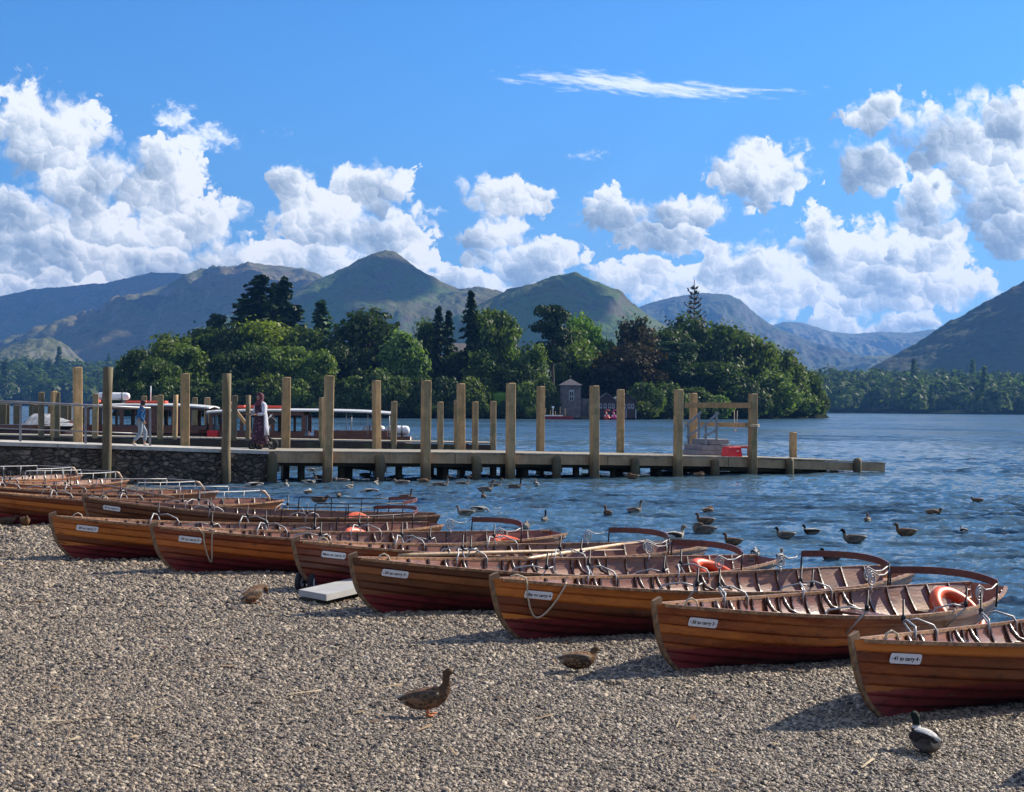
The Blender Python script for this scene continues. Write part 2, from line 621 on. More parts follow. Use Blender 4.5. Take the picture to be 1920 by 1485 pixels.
rows = [7.0]
while rows[-1] < 170:
    rows.append(rows[-1] * 1.00013 + 0.0016 * rows[-1] ** 1.35 * 0.75)
while rows[-1] < 14000:
    rows.append(rows[-1] * 1.06)
rows = np.array(rows)
tt = np.linspace(-0.50, 0.50, 880)
YY, TT = np.meshgrid(rows, tt, indexing='ij')
XX = TT * YY
lod = np.maximum(np.gradient(rows)[:, None] * 0.7, YY * 1.0 / 880)
ZZ = wave_field(XX, YY, lod) * np.clip((170 - YY) / 115, 0, 1)
ZZ *= np.clip((0.50 - np.abs(TT)) / 0.04, 0, 1)
ZZ -= np.clip((YY - 3000) / 11000, 0, 1) * 2.0
print("water grid", XX.shape)
tag(grid_mesh("lake_water", XX, YY, ZZ, m_water), "wind-rippled blue lake water", "water", kind="structure")
side = MB()
for sgn in (-1, 1):
    side.add([(sgn * .50 * 7, 7, 0), (sgn * .50 * 14000, 14000, -2), (sgn * 9000, 14000, -2), (sgn * 9000, 7, 0)], [(0, 1, 2, 3) if sgn < 0 else (0, 1, 2, 3)])
tag(side.build("outer_water", m_water), "open lake water beyond the bay", "water", kind="structure")

# shingle beach: relief sheet + loose pebbles
m_beach, T, b = new_mat("shingle")
tc = T.new('ShaderNodeTexCoord').outputs['Object']
wv = T.vec('MULTIPLY_ADD', T.vec('SUBTRACT', T.noise(tc, 30, 2, .5, out=1), (.5, .5, .5)), (.02, .02, .02), tc)
cellc = T.voro(wv, 50, out='Color')
cd = T.voro(wv, 50, feature='F1', out='Distance')
r_, g_, b_ = T.sep(cellc)
pc_ = T.ramp(r_, [(0.0, (0.05, 0.043, 0.04)), (0.25, (0.14, 0.115, 0.097)), (0.55, (0.28, 0.23, 0.175)), (0.8, (0.40, 0.325, 0.24)), (0.95, (0.54, 0.45, 0.34))])
big = T.noise(tc, 0.7, 4, 0.6)
pc_ = T.mix(T.smooth(big, 0.4, 0.7), pc_, T.mix(1.0, pc_, (0.72, 0.70, 0.70), 'MULTIPLY'))
sd = T.vec('DOT_PRODUCT', T.vec('SUBTRACT', tc, (SH_P.x, SH_P.y, 0)), (SH_N.x, SH_N.y, 0))
wet = T.smooth(T.math('ADD', sd, T.math('MULTIPLY', big, 0.8)), 0.2, 1.1)
pc_ = T.mix(wet, T.mix(1.0, pc_, (0.35, 0.33, 0.32), 'MULTIPLY'), pc_)
T.put(b.inputs['Base Color'], T.vec('MULTIPLY', pc_, (0.645, 0.62, 0.59)))
T.put(b.inputs['Roughness'], T.lin(wet, 0, 1, 0.35, 0.85))
bp = T.new('ShaderNodeBump')
bp.inputs['Strength'].default_value = 1.0
bp.inputs['Distance'].default_value = 0.02
T.put(bp.inputs['Height'], T.math('SUBTRACT', 1.0, T.math('MULTIPLY', cd, 1.3)))
T.put(b.inputs['Normal'], bp.outputs[0])
bx = np.concatenate([np.linspace(-60, -14, 24), np.linspace(-13.9, 10, 480), np.linspace(11, 60, 24)])
by = np.concatenate([np.linspace(-60, 6, 24), np.linspace(6.1, 26, 400), np.linspace(26.5, 60, 60)])
BX, BY = np.meshgrid(bx, by)


def beach_bumps(x, y):
    return 0.018 * fbm(x * 0.9, y * 0.9, 3) + 0.010 * fbm(x * 3.1, y * 3.1, 2)


BZ = beach_z(BX, BY) + beach_bumps(BX, BY)
tag(grid_mesh("beach_ground", BX, BY, BZ, m_beach), "grey shingle beach sloping to the lake", "beach", kind="structure")

m_peb, T, b = new_mat("pebble_stone")
oi = T.new('ShaderNodeObjectInfo').outputs['Random']
pcol = T.ramp(oi, [(0.0, (0.045, 0.040, 0.038)), (0.14, (0.12, 0.10, 0.086)), (0.42, (0.28, 0.228, 0.172)), (0.70, (0.42, 0.338, 0.248)), (0.90, (0.52, 0.415, 0.30)), (0.98, (0.70, 0.61, 0.48))])
T.put(b.inputs['Base Color'], T.vec('MULTIPLY', pcol, (0.645, 0.62, 0.59)))
b.inputs['Roughness'].default_value = 0.62
rs = np.random.RandomState(5)
pts, sz = [], []
for (y0, y1, dens_, r0) in ((6.8, 10.5, 4100, .0086), (10.5, 14.0, 2600, .0107), (14.0, 18.5, 1400, .0138), (18.5, 29.0, 480, .0185)):
    n = int((y1 - y0) * (0.70 * y1 + 5.0) * dens_)
    y = rs.uniform(y0, y1, n)
    x = rs.uniform(-.5, .5, n) * (0.70 * y1 + 5.0)
    s = shore_s(x, y)
    k_ = (s > -0.25) & (np.abs(x) < 0.35 * y + 2.5)
    x, y = x[k_], y[k_]
    r_s = r0 * np.clip(rs.lognormal(0, 0.40, len(x)), .45, 2.6)
    z = beach_z(x, y) + beach_bumps(x, y) + r_s * 0.12
    pts.append(np.stack([x, y, z], 1)); sz.append(r_s)
pts, sz = np.concatenate(pts), np.concatenate(sz)
print("pebbles", len(pts))
me = bpy.data.meshes.new("pebbles")
me.vertices.add(len(pts))
me.vertices.foreach_set('co', pts.astype(np.float32).ravel())
at = me.attributes.new("size", 'FLOAT', 'POINT')
at.data.foreach_set('value', sz.astype(np.float32))
at = me.attributes.new("spin", 'FLOAT_VECTOR', 'POINT')
sp = np.stack([rs.normal(0, .35, len(pts)), rs.normal(0, .35, len(pts)), rs.uniform(0, 6.28, len(pts))], 1)
at.data.foreach_set('vector', sp.astype(np.float32).ravel())
peb = link("pebbles", me, None, (m_peb,))
tag(peb, "loose grey and buff pebbles over the shingle beach", "pebbles", kind="stuff")
gn = bpy.data.node_groups.new("pebble_scatter", 'GeometryNodeTree')
gn.interface.new_socket("Geometry", in_out='INPUT', socket_type='NodeSocketGeometry')
gn.interface.new_socket("Geometry", in_out='OUTPUT', socket_type='NodeSocketGeometry')
gi, go = gn.nodes.new('NodeGroupInput'), gn.nodes.new('NodeGroupOutput')
iop = gn.nodes.new('GeometryNodeInstanceOnPoints')
gn.links.new(gi.outputs[0], iop.inputs['Points'])
join = gn.nodes.new('GeometryNodeGeometryToInstance')
for i in range(5):
    ico = gn.nodes.new('GeometryNodeMeshIcoSphere')
    ico.inputs['Radius'].default_value = 1.0
    ico.inputs['Subdivisions'].default_value = 2
    setp = gn.nodes.new('GeometryNodeSetPosition')
    nz = gn.nodes.new('ShaderNodeTexNoise')
    nz.noise_dimensions = '4D'
    nz.inputs['W'].default_value = i * 3.7
    nz.inputs['Scale'].default_value = 0.9
    nz.inputs['Detail'].default_value = 1
    sub = gn.nodes.new('ShaderNodeVectorMath'); sub.operation = 'SUBTRACT'; sub.inputs[1].default_value = (.5, .5, .5)
    scl = gn.nodes.new('ShaderNodeVectorMath'); scl.operation = 'SCALE'; scl.inputs['Scale'].default_value = 1.1
    gn.links.new(nz.outputs['Color'], sub.inputs[0]); gn.links.new(sub.outputs[0], scl.inputs[0])
    gn.links.new(ico.outputs[0], setp.inputs['Geometry']); gn.links.new(scl.outputs[0], setp.inputs['Offset'])
    tr = gn.nodes.new('GeometryNodeTransform')
    tr.inputs['Scale'].default_value = (1.15, .62 + .08 * i, .46 + .05 * ((i * 2) % 5))
    gn.links.new(setp.outputs[0], tr.inputs[0])
    sm = gn.nodes.new('GeometryNodeSetMaterial')
    sm.inputs['Material'].default_value = m_peb
    gn.links.new(tr.outputs[0], sm.inputs[0])
    gn.links.new(sm.outputs[0], join.inputs[0])
gn.links.new(join.outputs[0], iop.inputs['Instance'])
iop.inputs['Pick Instance'].default_value = True
ri = gn.nodes.new('FunctionNodeRandomValue'); ri.data_type = 'INT'
ri.inputs[4].default_value = 0; ri.inputs[5].default_value = 4
gn.links.new(ri.outputs[2], iop.inputs['Instance Index'])
na = gn.nodes.new('GeometryNodeInputNamedAttribute'); na.data_type = 'FLOAT'; na.inputs[0].default_value = "size"
gn.links.new(na.outputs[0], iop.inputs['Scale'])
nv = gn.nodes.new('GeometryNodeInputNamedAttribute'); nv.data_type = 'FLOAT_VECTOR'; nv.inputs[0].default_value = "spin"
e2r = gn.nodes.new('FunctionNodeEulerToRotation')
gn.links.new(nv.outputs[0], e2r.inputs[0]); gn.links.new(e2r.outputs[0], iop.inputs['Rotation'])
gn.links.new(iop.outputs[0], go.inputs[0])
md = peb.modifiers.new("scatter", 'NODES')
md.node_group = gn

# fells: each ridge at its own distance, with a skyline, shoulders running down to the lake and gullies
def hill_mat(name, grass, bracken, rock, dark):
    m_, T, b = new_mat(name)
    tc = T.new('ShaderNodeTexCoord').outputs['Object']
    gx, gy, gz = T.sep(T.new('ShaderNodeNewGeometry').outputs['Normal'])
    a = T.noise(tc, 0.0035, 6, 0.65, 0.3)
    c2_ = T.noise(tc, 0.018, 6, 0.7)
    col = T.mix(T.smooth(a, 0.42, 0.6), grass, bracken)
    col = T.mix(T.smooth(c2_, 0.5, 0.72), col, dark)
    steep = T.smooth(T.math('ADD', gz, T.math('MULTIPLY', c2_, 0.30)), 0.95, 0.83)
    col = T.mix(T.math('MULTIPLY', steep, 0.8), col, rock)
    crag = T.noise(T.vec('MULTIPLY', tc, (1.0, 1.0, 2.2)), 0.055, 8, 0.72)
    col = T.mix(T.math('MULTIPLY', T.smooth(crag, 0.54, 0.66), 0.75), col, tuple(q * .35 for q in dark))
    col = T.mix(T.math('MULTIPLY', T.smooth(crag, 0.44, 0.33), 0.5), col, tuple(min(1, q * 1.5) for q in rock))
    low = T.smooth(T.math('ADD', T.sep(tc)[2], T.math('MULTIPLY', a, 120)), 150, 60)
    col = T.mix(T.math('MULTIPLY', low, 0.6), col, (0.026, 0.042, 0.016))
    T.put(b.inputs['Base Color'], col)
    b.inputs['Roughness'].default_value = 0.95
    b.inputs['Specular IOR Level'].default_value = 0.1
    bp = T.new('ShaderNodeBump')
    bp.inputs['Distance'].default_value = 26.0
    bp.inputs['Strength'].default_value = 0.7
    T.put(bp.inputs['Height'], T.noise(tc, 0.012, 8, 0.62))
    T.put(b.inputs['Normal'], bp.outputs[0])
    return m_


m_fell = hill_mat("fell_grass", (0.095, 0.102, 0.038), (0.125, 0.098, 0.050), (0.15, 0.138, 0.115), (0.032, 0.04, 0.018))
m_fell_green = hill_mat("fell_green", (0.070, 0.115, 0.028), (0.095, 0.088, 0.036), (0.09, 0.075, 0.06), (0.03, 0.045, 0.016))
m_fell_dark = hill_mat("fell_dark", (0.05, 0.062, 0.028), (0.065, 0.055, 0.036), (0.09, 0.085, 0.075), (0.03, 0.04, 0.02))  # darker grass and bracken tones than the other fells


def hill(name, label, D, prof, front, back, mat, seed, skew=0.0, gully=1.0, power=1.0, nx=420, nt=110, spurs=0.0, plate=0.0):
    xs = np.array([(p[0] - 960) / FPX * D for p in prof])
    zs = np.array([at_y(p[0], p[1], D).z for p in prof])
    x0, x1 = xs[0] - 0.35 * front, xs[-1] + 0.35 * front
    X = np.linspace(x0, x1, nx)
    t = np.concatenate([np.linspace(-1, 0, nt), np.linspace(0, 1, nt // 3)[1:]])
    TT_, XX_ = np.meshgrid(t, X, indexing='ij')
    YY_ = D + np.where(TT_ < 0, TT_ * front, TT_ * back)
    xx = XX_ + skew * TT_ * front + 60 * fbm(XX_ / 300 + seed, YY_ / 300, 3) * np.abs(TT_)
    prof_z = np.interp(xx, xs, zs, left=zs[0] * 0.2, right=zs[-1] * 0.2)
    # round the polyline a little
    for dxx in (5,):
        prof_z = (prof_z * 2 + np.interp(xx - dxx, xs, zs) + np.interp(xx + dxx, xs, zs)) / 4
    fade = np.clip((1 - np.abs(TT_)), 0, 1) ** power
    if plate:
        fade = np.where(TT_ < 0, np.where(-TT_ < plate, 1 - 0.25 * (-TT_ / plate), 0.75 * np.clip((1 + TT_) / (1 - plate), 0, 1)), fade)
    Z = prof_z * fade
    rid = fbm(xx / 190 + seed * 3.1, YY_ / 420 + seed, 5, 0.55, ridged=True)
    env = np.clip(np.abs(TT_) * 5, 0, 1) * np.clip(fade * 1.6, 0, 1)
    Z = Z + gully * 26 * (rid - 0.9) * env
    if spurs:
        Z = Z + spurs * env * np.clip(np.abs(TT_) * 2.2, 0, 1) * (1 - np.abs(TT_)) * np.abs(np.sin(xx / 150 + 1.2 * fbm(YY_ / 400 + seed, xx / 700, 3)))
    Z = Z + (4.5 * fbm(XX_ / 34, YY_ / 34 + seed, 4, 0.6)) * np.clip(fade * 3, 0, 1)
    Z = np.where(fade <= 0.001, -3, Z)
    o = grid_mesh(name, XX_, YY_, Z, mat)
    tag(o, label, "hill", kind="structure")
    return o


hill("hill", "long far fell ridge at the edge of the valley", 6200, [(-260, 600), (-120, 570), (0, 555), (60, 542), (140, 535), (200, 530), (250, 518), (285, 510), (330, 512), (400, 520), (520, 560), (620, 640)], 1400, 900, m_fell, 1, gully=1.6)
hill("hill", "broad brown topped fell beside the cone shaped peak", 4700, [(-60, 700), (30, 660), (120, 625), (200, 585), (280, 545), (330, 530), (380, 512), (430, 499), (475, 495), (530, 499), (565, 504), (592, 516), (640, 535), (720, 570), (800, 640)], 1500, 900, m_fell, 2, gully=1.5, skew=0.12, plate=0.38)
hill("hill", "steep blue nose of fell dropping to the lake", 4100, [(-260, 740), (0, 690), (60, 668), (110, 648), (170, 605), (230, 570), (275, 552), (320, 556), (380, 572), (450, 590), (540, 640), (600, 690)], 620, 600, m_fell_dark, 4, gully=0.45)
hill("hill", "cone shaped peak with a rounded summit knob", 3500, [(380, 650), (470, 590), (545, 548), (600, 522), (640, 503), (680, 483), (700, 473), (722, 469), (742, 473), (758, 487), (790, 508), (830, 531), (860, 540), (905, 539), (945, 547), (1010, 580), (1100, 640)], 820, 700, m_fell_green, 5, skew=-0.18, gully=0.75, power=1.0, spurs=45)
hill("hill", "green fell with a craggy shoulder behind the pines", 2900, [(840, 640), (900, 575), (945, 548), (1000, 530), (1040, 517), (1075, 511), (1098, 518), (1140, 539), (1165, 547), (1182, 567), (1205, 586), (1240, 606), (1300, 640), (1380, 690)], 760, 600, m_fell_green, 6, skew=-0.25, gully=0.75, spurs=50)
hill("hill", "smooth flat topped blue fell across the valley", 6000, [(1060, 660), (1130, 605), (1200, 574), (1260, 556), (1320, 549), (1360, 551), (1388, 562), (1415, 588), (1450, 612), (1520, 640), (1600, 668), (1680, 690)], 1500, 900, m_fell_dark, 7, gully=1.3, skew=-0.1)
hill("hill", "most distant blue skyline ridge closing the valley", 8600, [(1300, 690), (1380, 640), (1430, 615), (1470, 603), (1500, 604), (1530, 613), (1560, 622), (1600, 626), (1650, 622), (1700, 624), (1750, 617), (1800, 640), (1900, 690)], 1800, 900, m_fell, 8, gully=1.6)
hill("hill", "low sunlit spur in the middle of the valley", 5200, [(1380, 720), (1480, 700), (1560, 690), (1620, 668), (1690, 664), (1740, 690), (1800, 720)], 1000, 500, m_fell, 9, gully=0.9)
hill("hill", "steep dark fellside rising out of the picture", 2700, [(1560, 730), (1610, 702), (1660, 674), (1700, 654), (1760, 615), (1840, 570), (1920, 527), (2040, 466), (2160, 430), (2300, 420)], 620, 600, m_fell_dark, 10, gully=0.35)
hill("hill", "small pale rocky hillock low on the far shore", 3000, [(-160, 720), (-60, 680), (0, 655), (50, 636), (90, 631), (120, 645), (160, 680), (210, 720)], 350, 350, m_fell, 12, gully=0.7)
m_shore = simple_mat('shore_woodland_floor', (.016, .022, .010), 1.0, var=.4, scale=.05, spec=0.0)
# low shore ground under the far woods
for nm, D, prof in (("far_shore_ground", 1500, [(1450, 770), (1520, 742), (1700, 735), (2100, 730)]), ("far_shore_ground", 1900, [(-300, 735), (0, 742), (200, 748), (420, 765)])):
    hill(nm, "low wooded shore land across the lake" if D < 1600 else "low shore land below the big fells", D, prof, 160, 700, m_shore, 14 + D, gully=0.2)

# added clouds, out of view overhead, placed toward the sun to shade the fells
m_cloud, T, b = new_mat("shade_cloud_white")
b.inputs['Base Color'].default_value = (.9, .9, .9, 1)
b.inputs['Roughness'].default_value = 1
b.inputs['Specular IOR Level'].default_value = 0


def shade_cloud(label, px0, px1, y0, y1, z, H, n, seed, r=(80, 150)):
    rs = np.random.RandomState(seed)
    t = (H - z) / SUN_DIR.z
    o = MB()
    for i in range(n):
        y = rs.uniform(y0, y1)
        x = at_y(rs.uniform(px0, px1), 700, y).x
        rr = rs.uniform(*r)
        o.sphere((x + SUN_DIR.x * t, y + SUN_DIR.y * t, H + rs.uniform(-30, 60)), (rr, rr, rr * .55), 12, 8)
    tag(o.build("cloud", m_cloud), label, "cloud", kind="stuff")


shade_cloud("added unseen cloud shading the steep blue fell nose", -260, 330, 3520, 3960, 150, 1950, 60, 61, (70, 130))
shade_cloud("added unseen cloud shading the cone peak's near face", 590, 668, 2850, 3330, 190, 1900, 24, 62, (45, 85))
shade_cloud("added unseen cloud shading the long far ridge", -150, 290, 5350, 6050, 250, 2600, 60, 66, (90, 160))
shade_cloud("added unseen cloud shading the craggy green fell", 930, 1035, 2300, 2760, 130, 1900, 20, 63, (35, 70))
shade_cloud("added unseen cloud shading the steep fellside at the valley mouth", 1790, 2250, 2200, 2650, 170, 1900, 45, 64, (60, 110))

# haze
hz = MB()
hz.box((0, 4650, 320), (14000, 10400, 650))
m_haze = bpy.data.materials.new("haze_air")
m_haze.use_nodes = True
T = NT(m_haze.node_tree)
T.n.clear()
o_ = T.new('ShaderNodeOutputMaterial')
pv = T.new('ShaderNodeVolumePrincipled')
pv.inputs['Color'].default_value = (0.15, 0.42, 1.0, 1)
pv.inputs['Density'].default_value = 0.00008
pv.inputs['Anisotropy'].default_value = 0.2
T.l.new(pv.outputs[0], o_.inputs['Volume'])
tag(hz.build("haze", m_haze), "thin blue air over the lake", "haze", kind="stuff")

# ---------------------------------------------------------------- rowing boats
def varnish(name, lo, mid, hi, paint=True, paint_col=(0.21, 0.014, 0.016), rough=0.34, dirt=0.75, line=0.21):
    m_, T, b = new_mat(name)
    tc0 = T.new('ShaderNodeTexCoord').outputs['Object']
    oi = T.new('ShaderNodeObjectInfo').outputs['Random']
    tc = T.vec('ADD', tc0, T.comb(T.math('MULTIPLY', oi, 53.0), T.math('MULTIPLY', oi, 19.0), T.math('MULTIPLY', oi, 31.0)))
    tone = T.new('ShaderNodeAttribute', attribute_name='tone').outputs['Fac']
    gr_ = T.noise(T.vec('MULTIPLY', tc, (2.2, 30, 42)), 1.0, 6, 0.7, 0.6)
    bl = T.noise(T.vec('MULTIPLY', tc, (1.6, 5, 7)), 1.0, 5, 0.65)
    f = T.math('ADD', T.math('MULTIPLY', tone, 0.85), T.math('ADD', T.math('MULTIPLY', T.math('SUBTRACT', gr_, 0.5), 0.55), T.math('MULTIPLY', T.math('SUBTRACT', bl, 0.5), 0.65)))
    col = T.ramp(T.math('ADD', f, 0.12), [(0.0, lo), (0.42, mid), (0.9, hi)])
    # weathered dark blotches and bare grey wood
    st1 = T.smooth(T.noise(T.vec('MULTIPLY', tc, (3, 9, 11)), 1.3, 7, 0.72), 0.56, 0.70)
    col = T.mix(T.math('MULTIPLY', st1, dirt), col, tuple(x * 0.22 for x in lo))
    st2 = T.smooth(T.noise(T.vec('MULTIPLY', tc, (2.4, 7, 16)), 1.7, 7, 0.7), 0.62, 0.75)
    col = T.mix(T.math('MULTIPLY', st2, 0.35), col, (0.30, 0.20, 0.12))
    z = T.sep(tc0)[2]
    col = T.mix(1.0, col, T.mix(oi, (0.78, 0.72, 0.75), (1.15, 1.12, 1.0)), 'MULTIPLY')
    rough_s = T.lin(bl, .3, .7, rough - .1, rough + .16)
    if paint:
        edge_ = T.math('ADD', z, T.math('MULTIPLY', T.math('SUBTRACT', T.noise(tc, 9, 5, .65), .5), 0.05))
        below = T.smooth(edge_, line + 0.006, line - 0.006)
        pcol = T.mix(T.smooth(T.noise(T.vec('MULTIPLY', tc, (4, 8, 12)), 1.2, 6, .7), .42, .68), paint_col, tuple(x * 0.45 for x in paint_col))
        pcol = T.mix(T.smooth(T.noise(tc, 22, 5, .7), .62, .75), pcol, (0.20, 0.055, 0.045))
        grime = T.smooth(z, 0.09, 0.0)
        col = T.mix(below, col, pcol)
        rough_s = T.math('MAXIMUM', rough_s, T.math('MULTIPLY', below, 0.6))
    T.put(b.inputs['Base Color'], col)
    T.put(b.inputs['Roughness'], rough_s)
    b.inputs['Coat Weight'].default_value = 0.6
    b.inputs['Coat Roughness'].default_value = 0.22
    bp = T.new('ShaderNodeBump')
    bp.inputs['Distance'].default_value = 0.004
    bp.inputs['Strength'].default_value = 0.8
    T.put(bp.inputs['Height'], T.math('ADD', gr_, T.math('MULTIPLY', bl, 1.5)))
    T.put(b.inputs['Normal'], bp.outputs[0])
    return m_


M_VAR = [
    varnish("varnish_amber", (0.040, 0.007, 0.003), (0.20, 0.038, 0.005), (0.58, 0.175, 0.024)),
    varnish("varnish_red", (0.036, 0.006, 0.003), (0.17, 0.026, 0.005), (0.46, 0.115, 0.018)),
    varnish("varnish_brown", (0.030, 0.008, 0.004), (0.11, 0.028, 0.009), (0.34, 0.120, 0.032), dirt=0.85),
]
M_INNER = varnish("inner_varnish", (0.060, 0.014, 0.006), (0.165, 0.044, 0.014), (0.33, 0.110, 0.034), paint=False, rough=0.42)
M_RIB = varnish("rib_wood", (0.05, 0.018, 0.010), (0.10, 0.035, 0.015), (0.20, 0.08, 0.03), paint=False)
M_RAIL = simple_mat("worn_gunwale_wood", (0.30, 0.155, 0.07), 0.45, var=0.6, scale=22, bump=0.003)
M_GUN2 = simple_mat("pale_worn_grip", (.50, .36, .27), .6, var=.3, scale=20)
M_STEM = simple_mat("worn_stem_wood", (0.20, 0.115, 0.055), 0.55, var=0.55, scale=18, bump=0.003)
M_BACK = simple_mat("dark_back_rail_wood", (0.13, 0.030, 0.014), 0.4, var=0.3, scale=20, coat=0.3)
M_IRON = simple_mat("black_iron", (0.022, 0.022, 0.026), 0.45, metal=0.6, var=0.3, scale=30)
M_GALV = simple_mat("galvanised_iron", (0.36, 0.36, 0.37), 0.55, metal=0.35, var=0.25, scale=40)
M_PLATE = simple_mat("white_plate", (0.78, 0.80, 0.82), 0.35, var=0.05, scale=30)
M_INK = simple_mat("black_lettering", (0.012, 0.012, 0.016), 0.5, var=0.0)
M_ROPE = simple_mat("pale_rope", (0.55, 0.44, 0.31), 0.85, var=0.3, scale=120, bump=0.002)
M_ORANGE = simple_mat("lifebuoy_orange", (0.78, 0.105, 0.030), 0.45, var=0.12, scale=14)
M_OAR = simple_mat("oar_wood", (0.50, 0.34, 0.20), 0.45, var=0.25, scale=16)

NS = 7          # strakes per side


class Hull:
    def __init__(self, L=5.05, beam=1.42, bow=0.57, mid=0.455, stern=0.56, fine=0.20):
        self.L, self.B, self.bow, self.mid, self.stern, self.fine = L, beam / 2, bow, mid, stern, fine

    def pt(self, s, g):
        L = self.L
        ln = L - 0.60
        xs = 0.10 + s * ln
        xs += (-0.36 + 0.16 * (1 - g) + 0.20 * (1 - g) ** 4) * max(0.0, 1 - s / 0.40) ** 1.6
        xs += 0.18 * g * max(0.0, (s - 0.6) / 0.4) ** 1.5
        if s < 0.55:
            bb = self.B * (1 - (abs(s - .55) / .55) ** 2.2)
        else:
            bb = self.B - (self.B - self.fine) * ((s - .55) / .45) ** 2.3
        bb = max(bb, 0.0)
        zs = self.mid + ((self.bow - self.mid) * ((0.5 - s) / .5) ** 2 if s < .5 else (self.stern - self.mid) * ((s - .5) / .5) ** 2)
        zk = 0.04 * max(0.0, (0.12 - s) / 0.12) ** 2 + 0.07 * max(0.0, (s - .6) / .4) ** 2
        th_ = g * math.pi / 2
        yr, zr = math.sin(th_) ** 0.85, (1 - math.cos(th_)) ** 0.88
        yv, zv = g ** 0.95, g
        yw, zw = g ** 1.5, g
        w = min(1.0, s / 0.30); w = w * w * (3 - 2 * w)
        y, z = yv * (1 - w) + yr * w, zv * (1 - w) + zr * w
        if s > 0.7:
            w2 = (s - .7) / .3
            w2 = w2 * w2 * (3 - 2 * w2) * .75
            y, z = y * (1 - w2) + yw * w2, z * (1 - w2) + zw * w2
        return Vector((xs, max(0.018, bb * y + 0.018 * (1 - y)), zk + (zs - zk) * z))

    def nrm(self, s, g):
        e = 0.01
        a = self.pt(min(1, s + e), g) - self.pt(max(0, s - e), g)
        c = self.pt(s, min(1, g + e)) - self.pt(s, max(0, g - e))
        n = a.cross(c).normalized()
        return n if n.y > 0 else -n

    def s_at(self, x, g=1.0):
        lo, hi = 0.0, 1.0
        for _ in range(30):
            md = (lo + hi) / 2
            if self.pt(md, g).x < x: lo = md
            else: hi = md
        return lo


def my(v, sgn):
    return Vector((v.x, v.y * sgn, v.z))


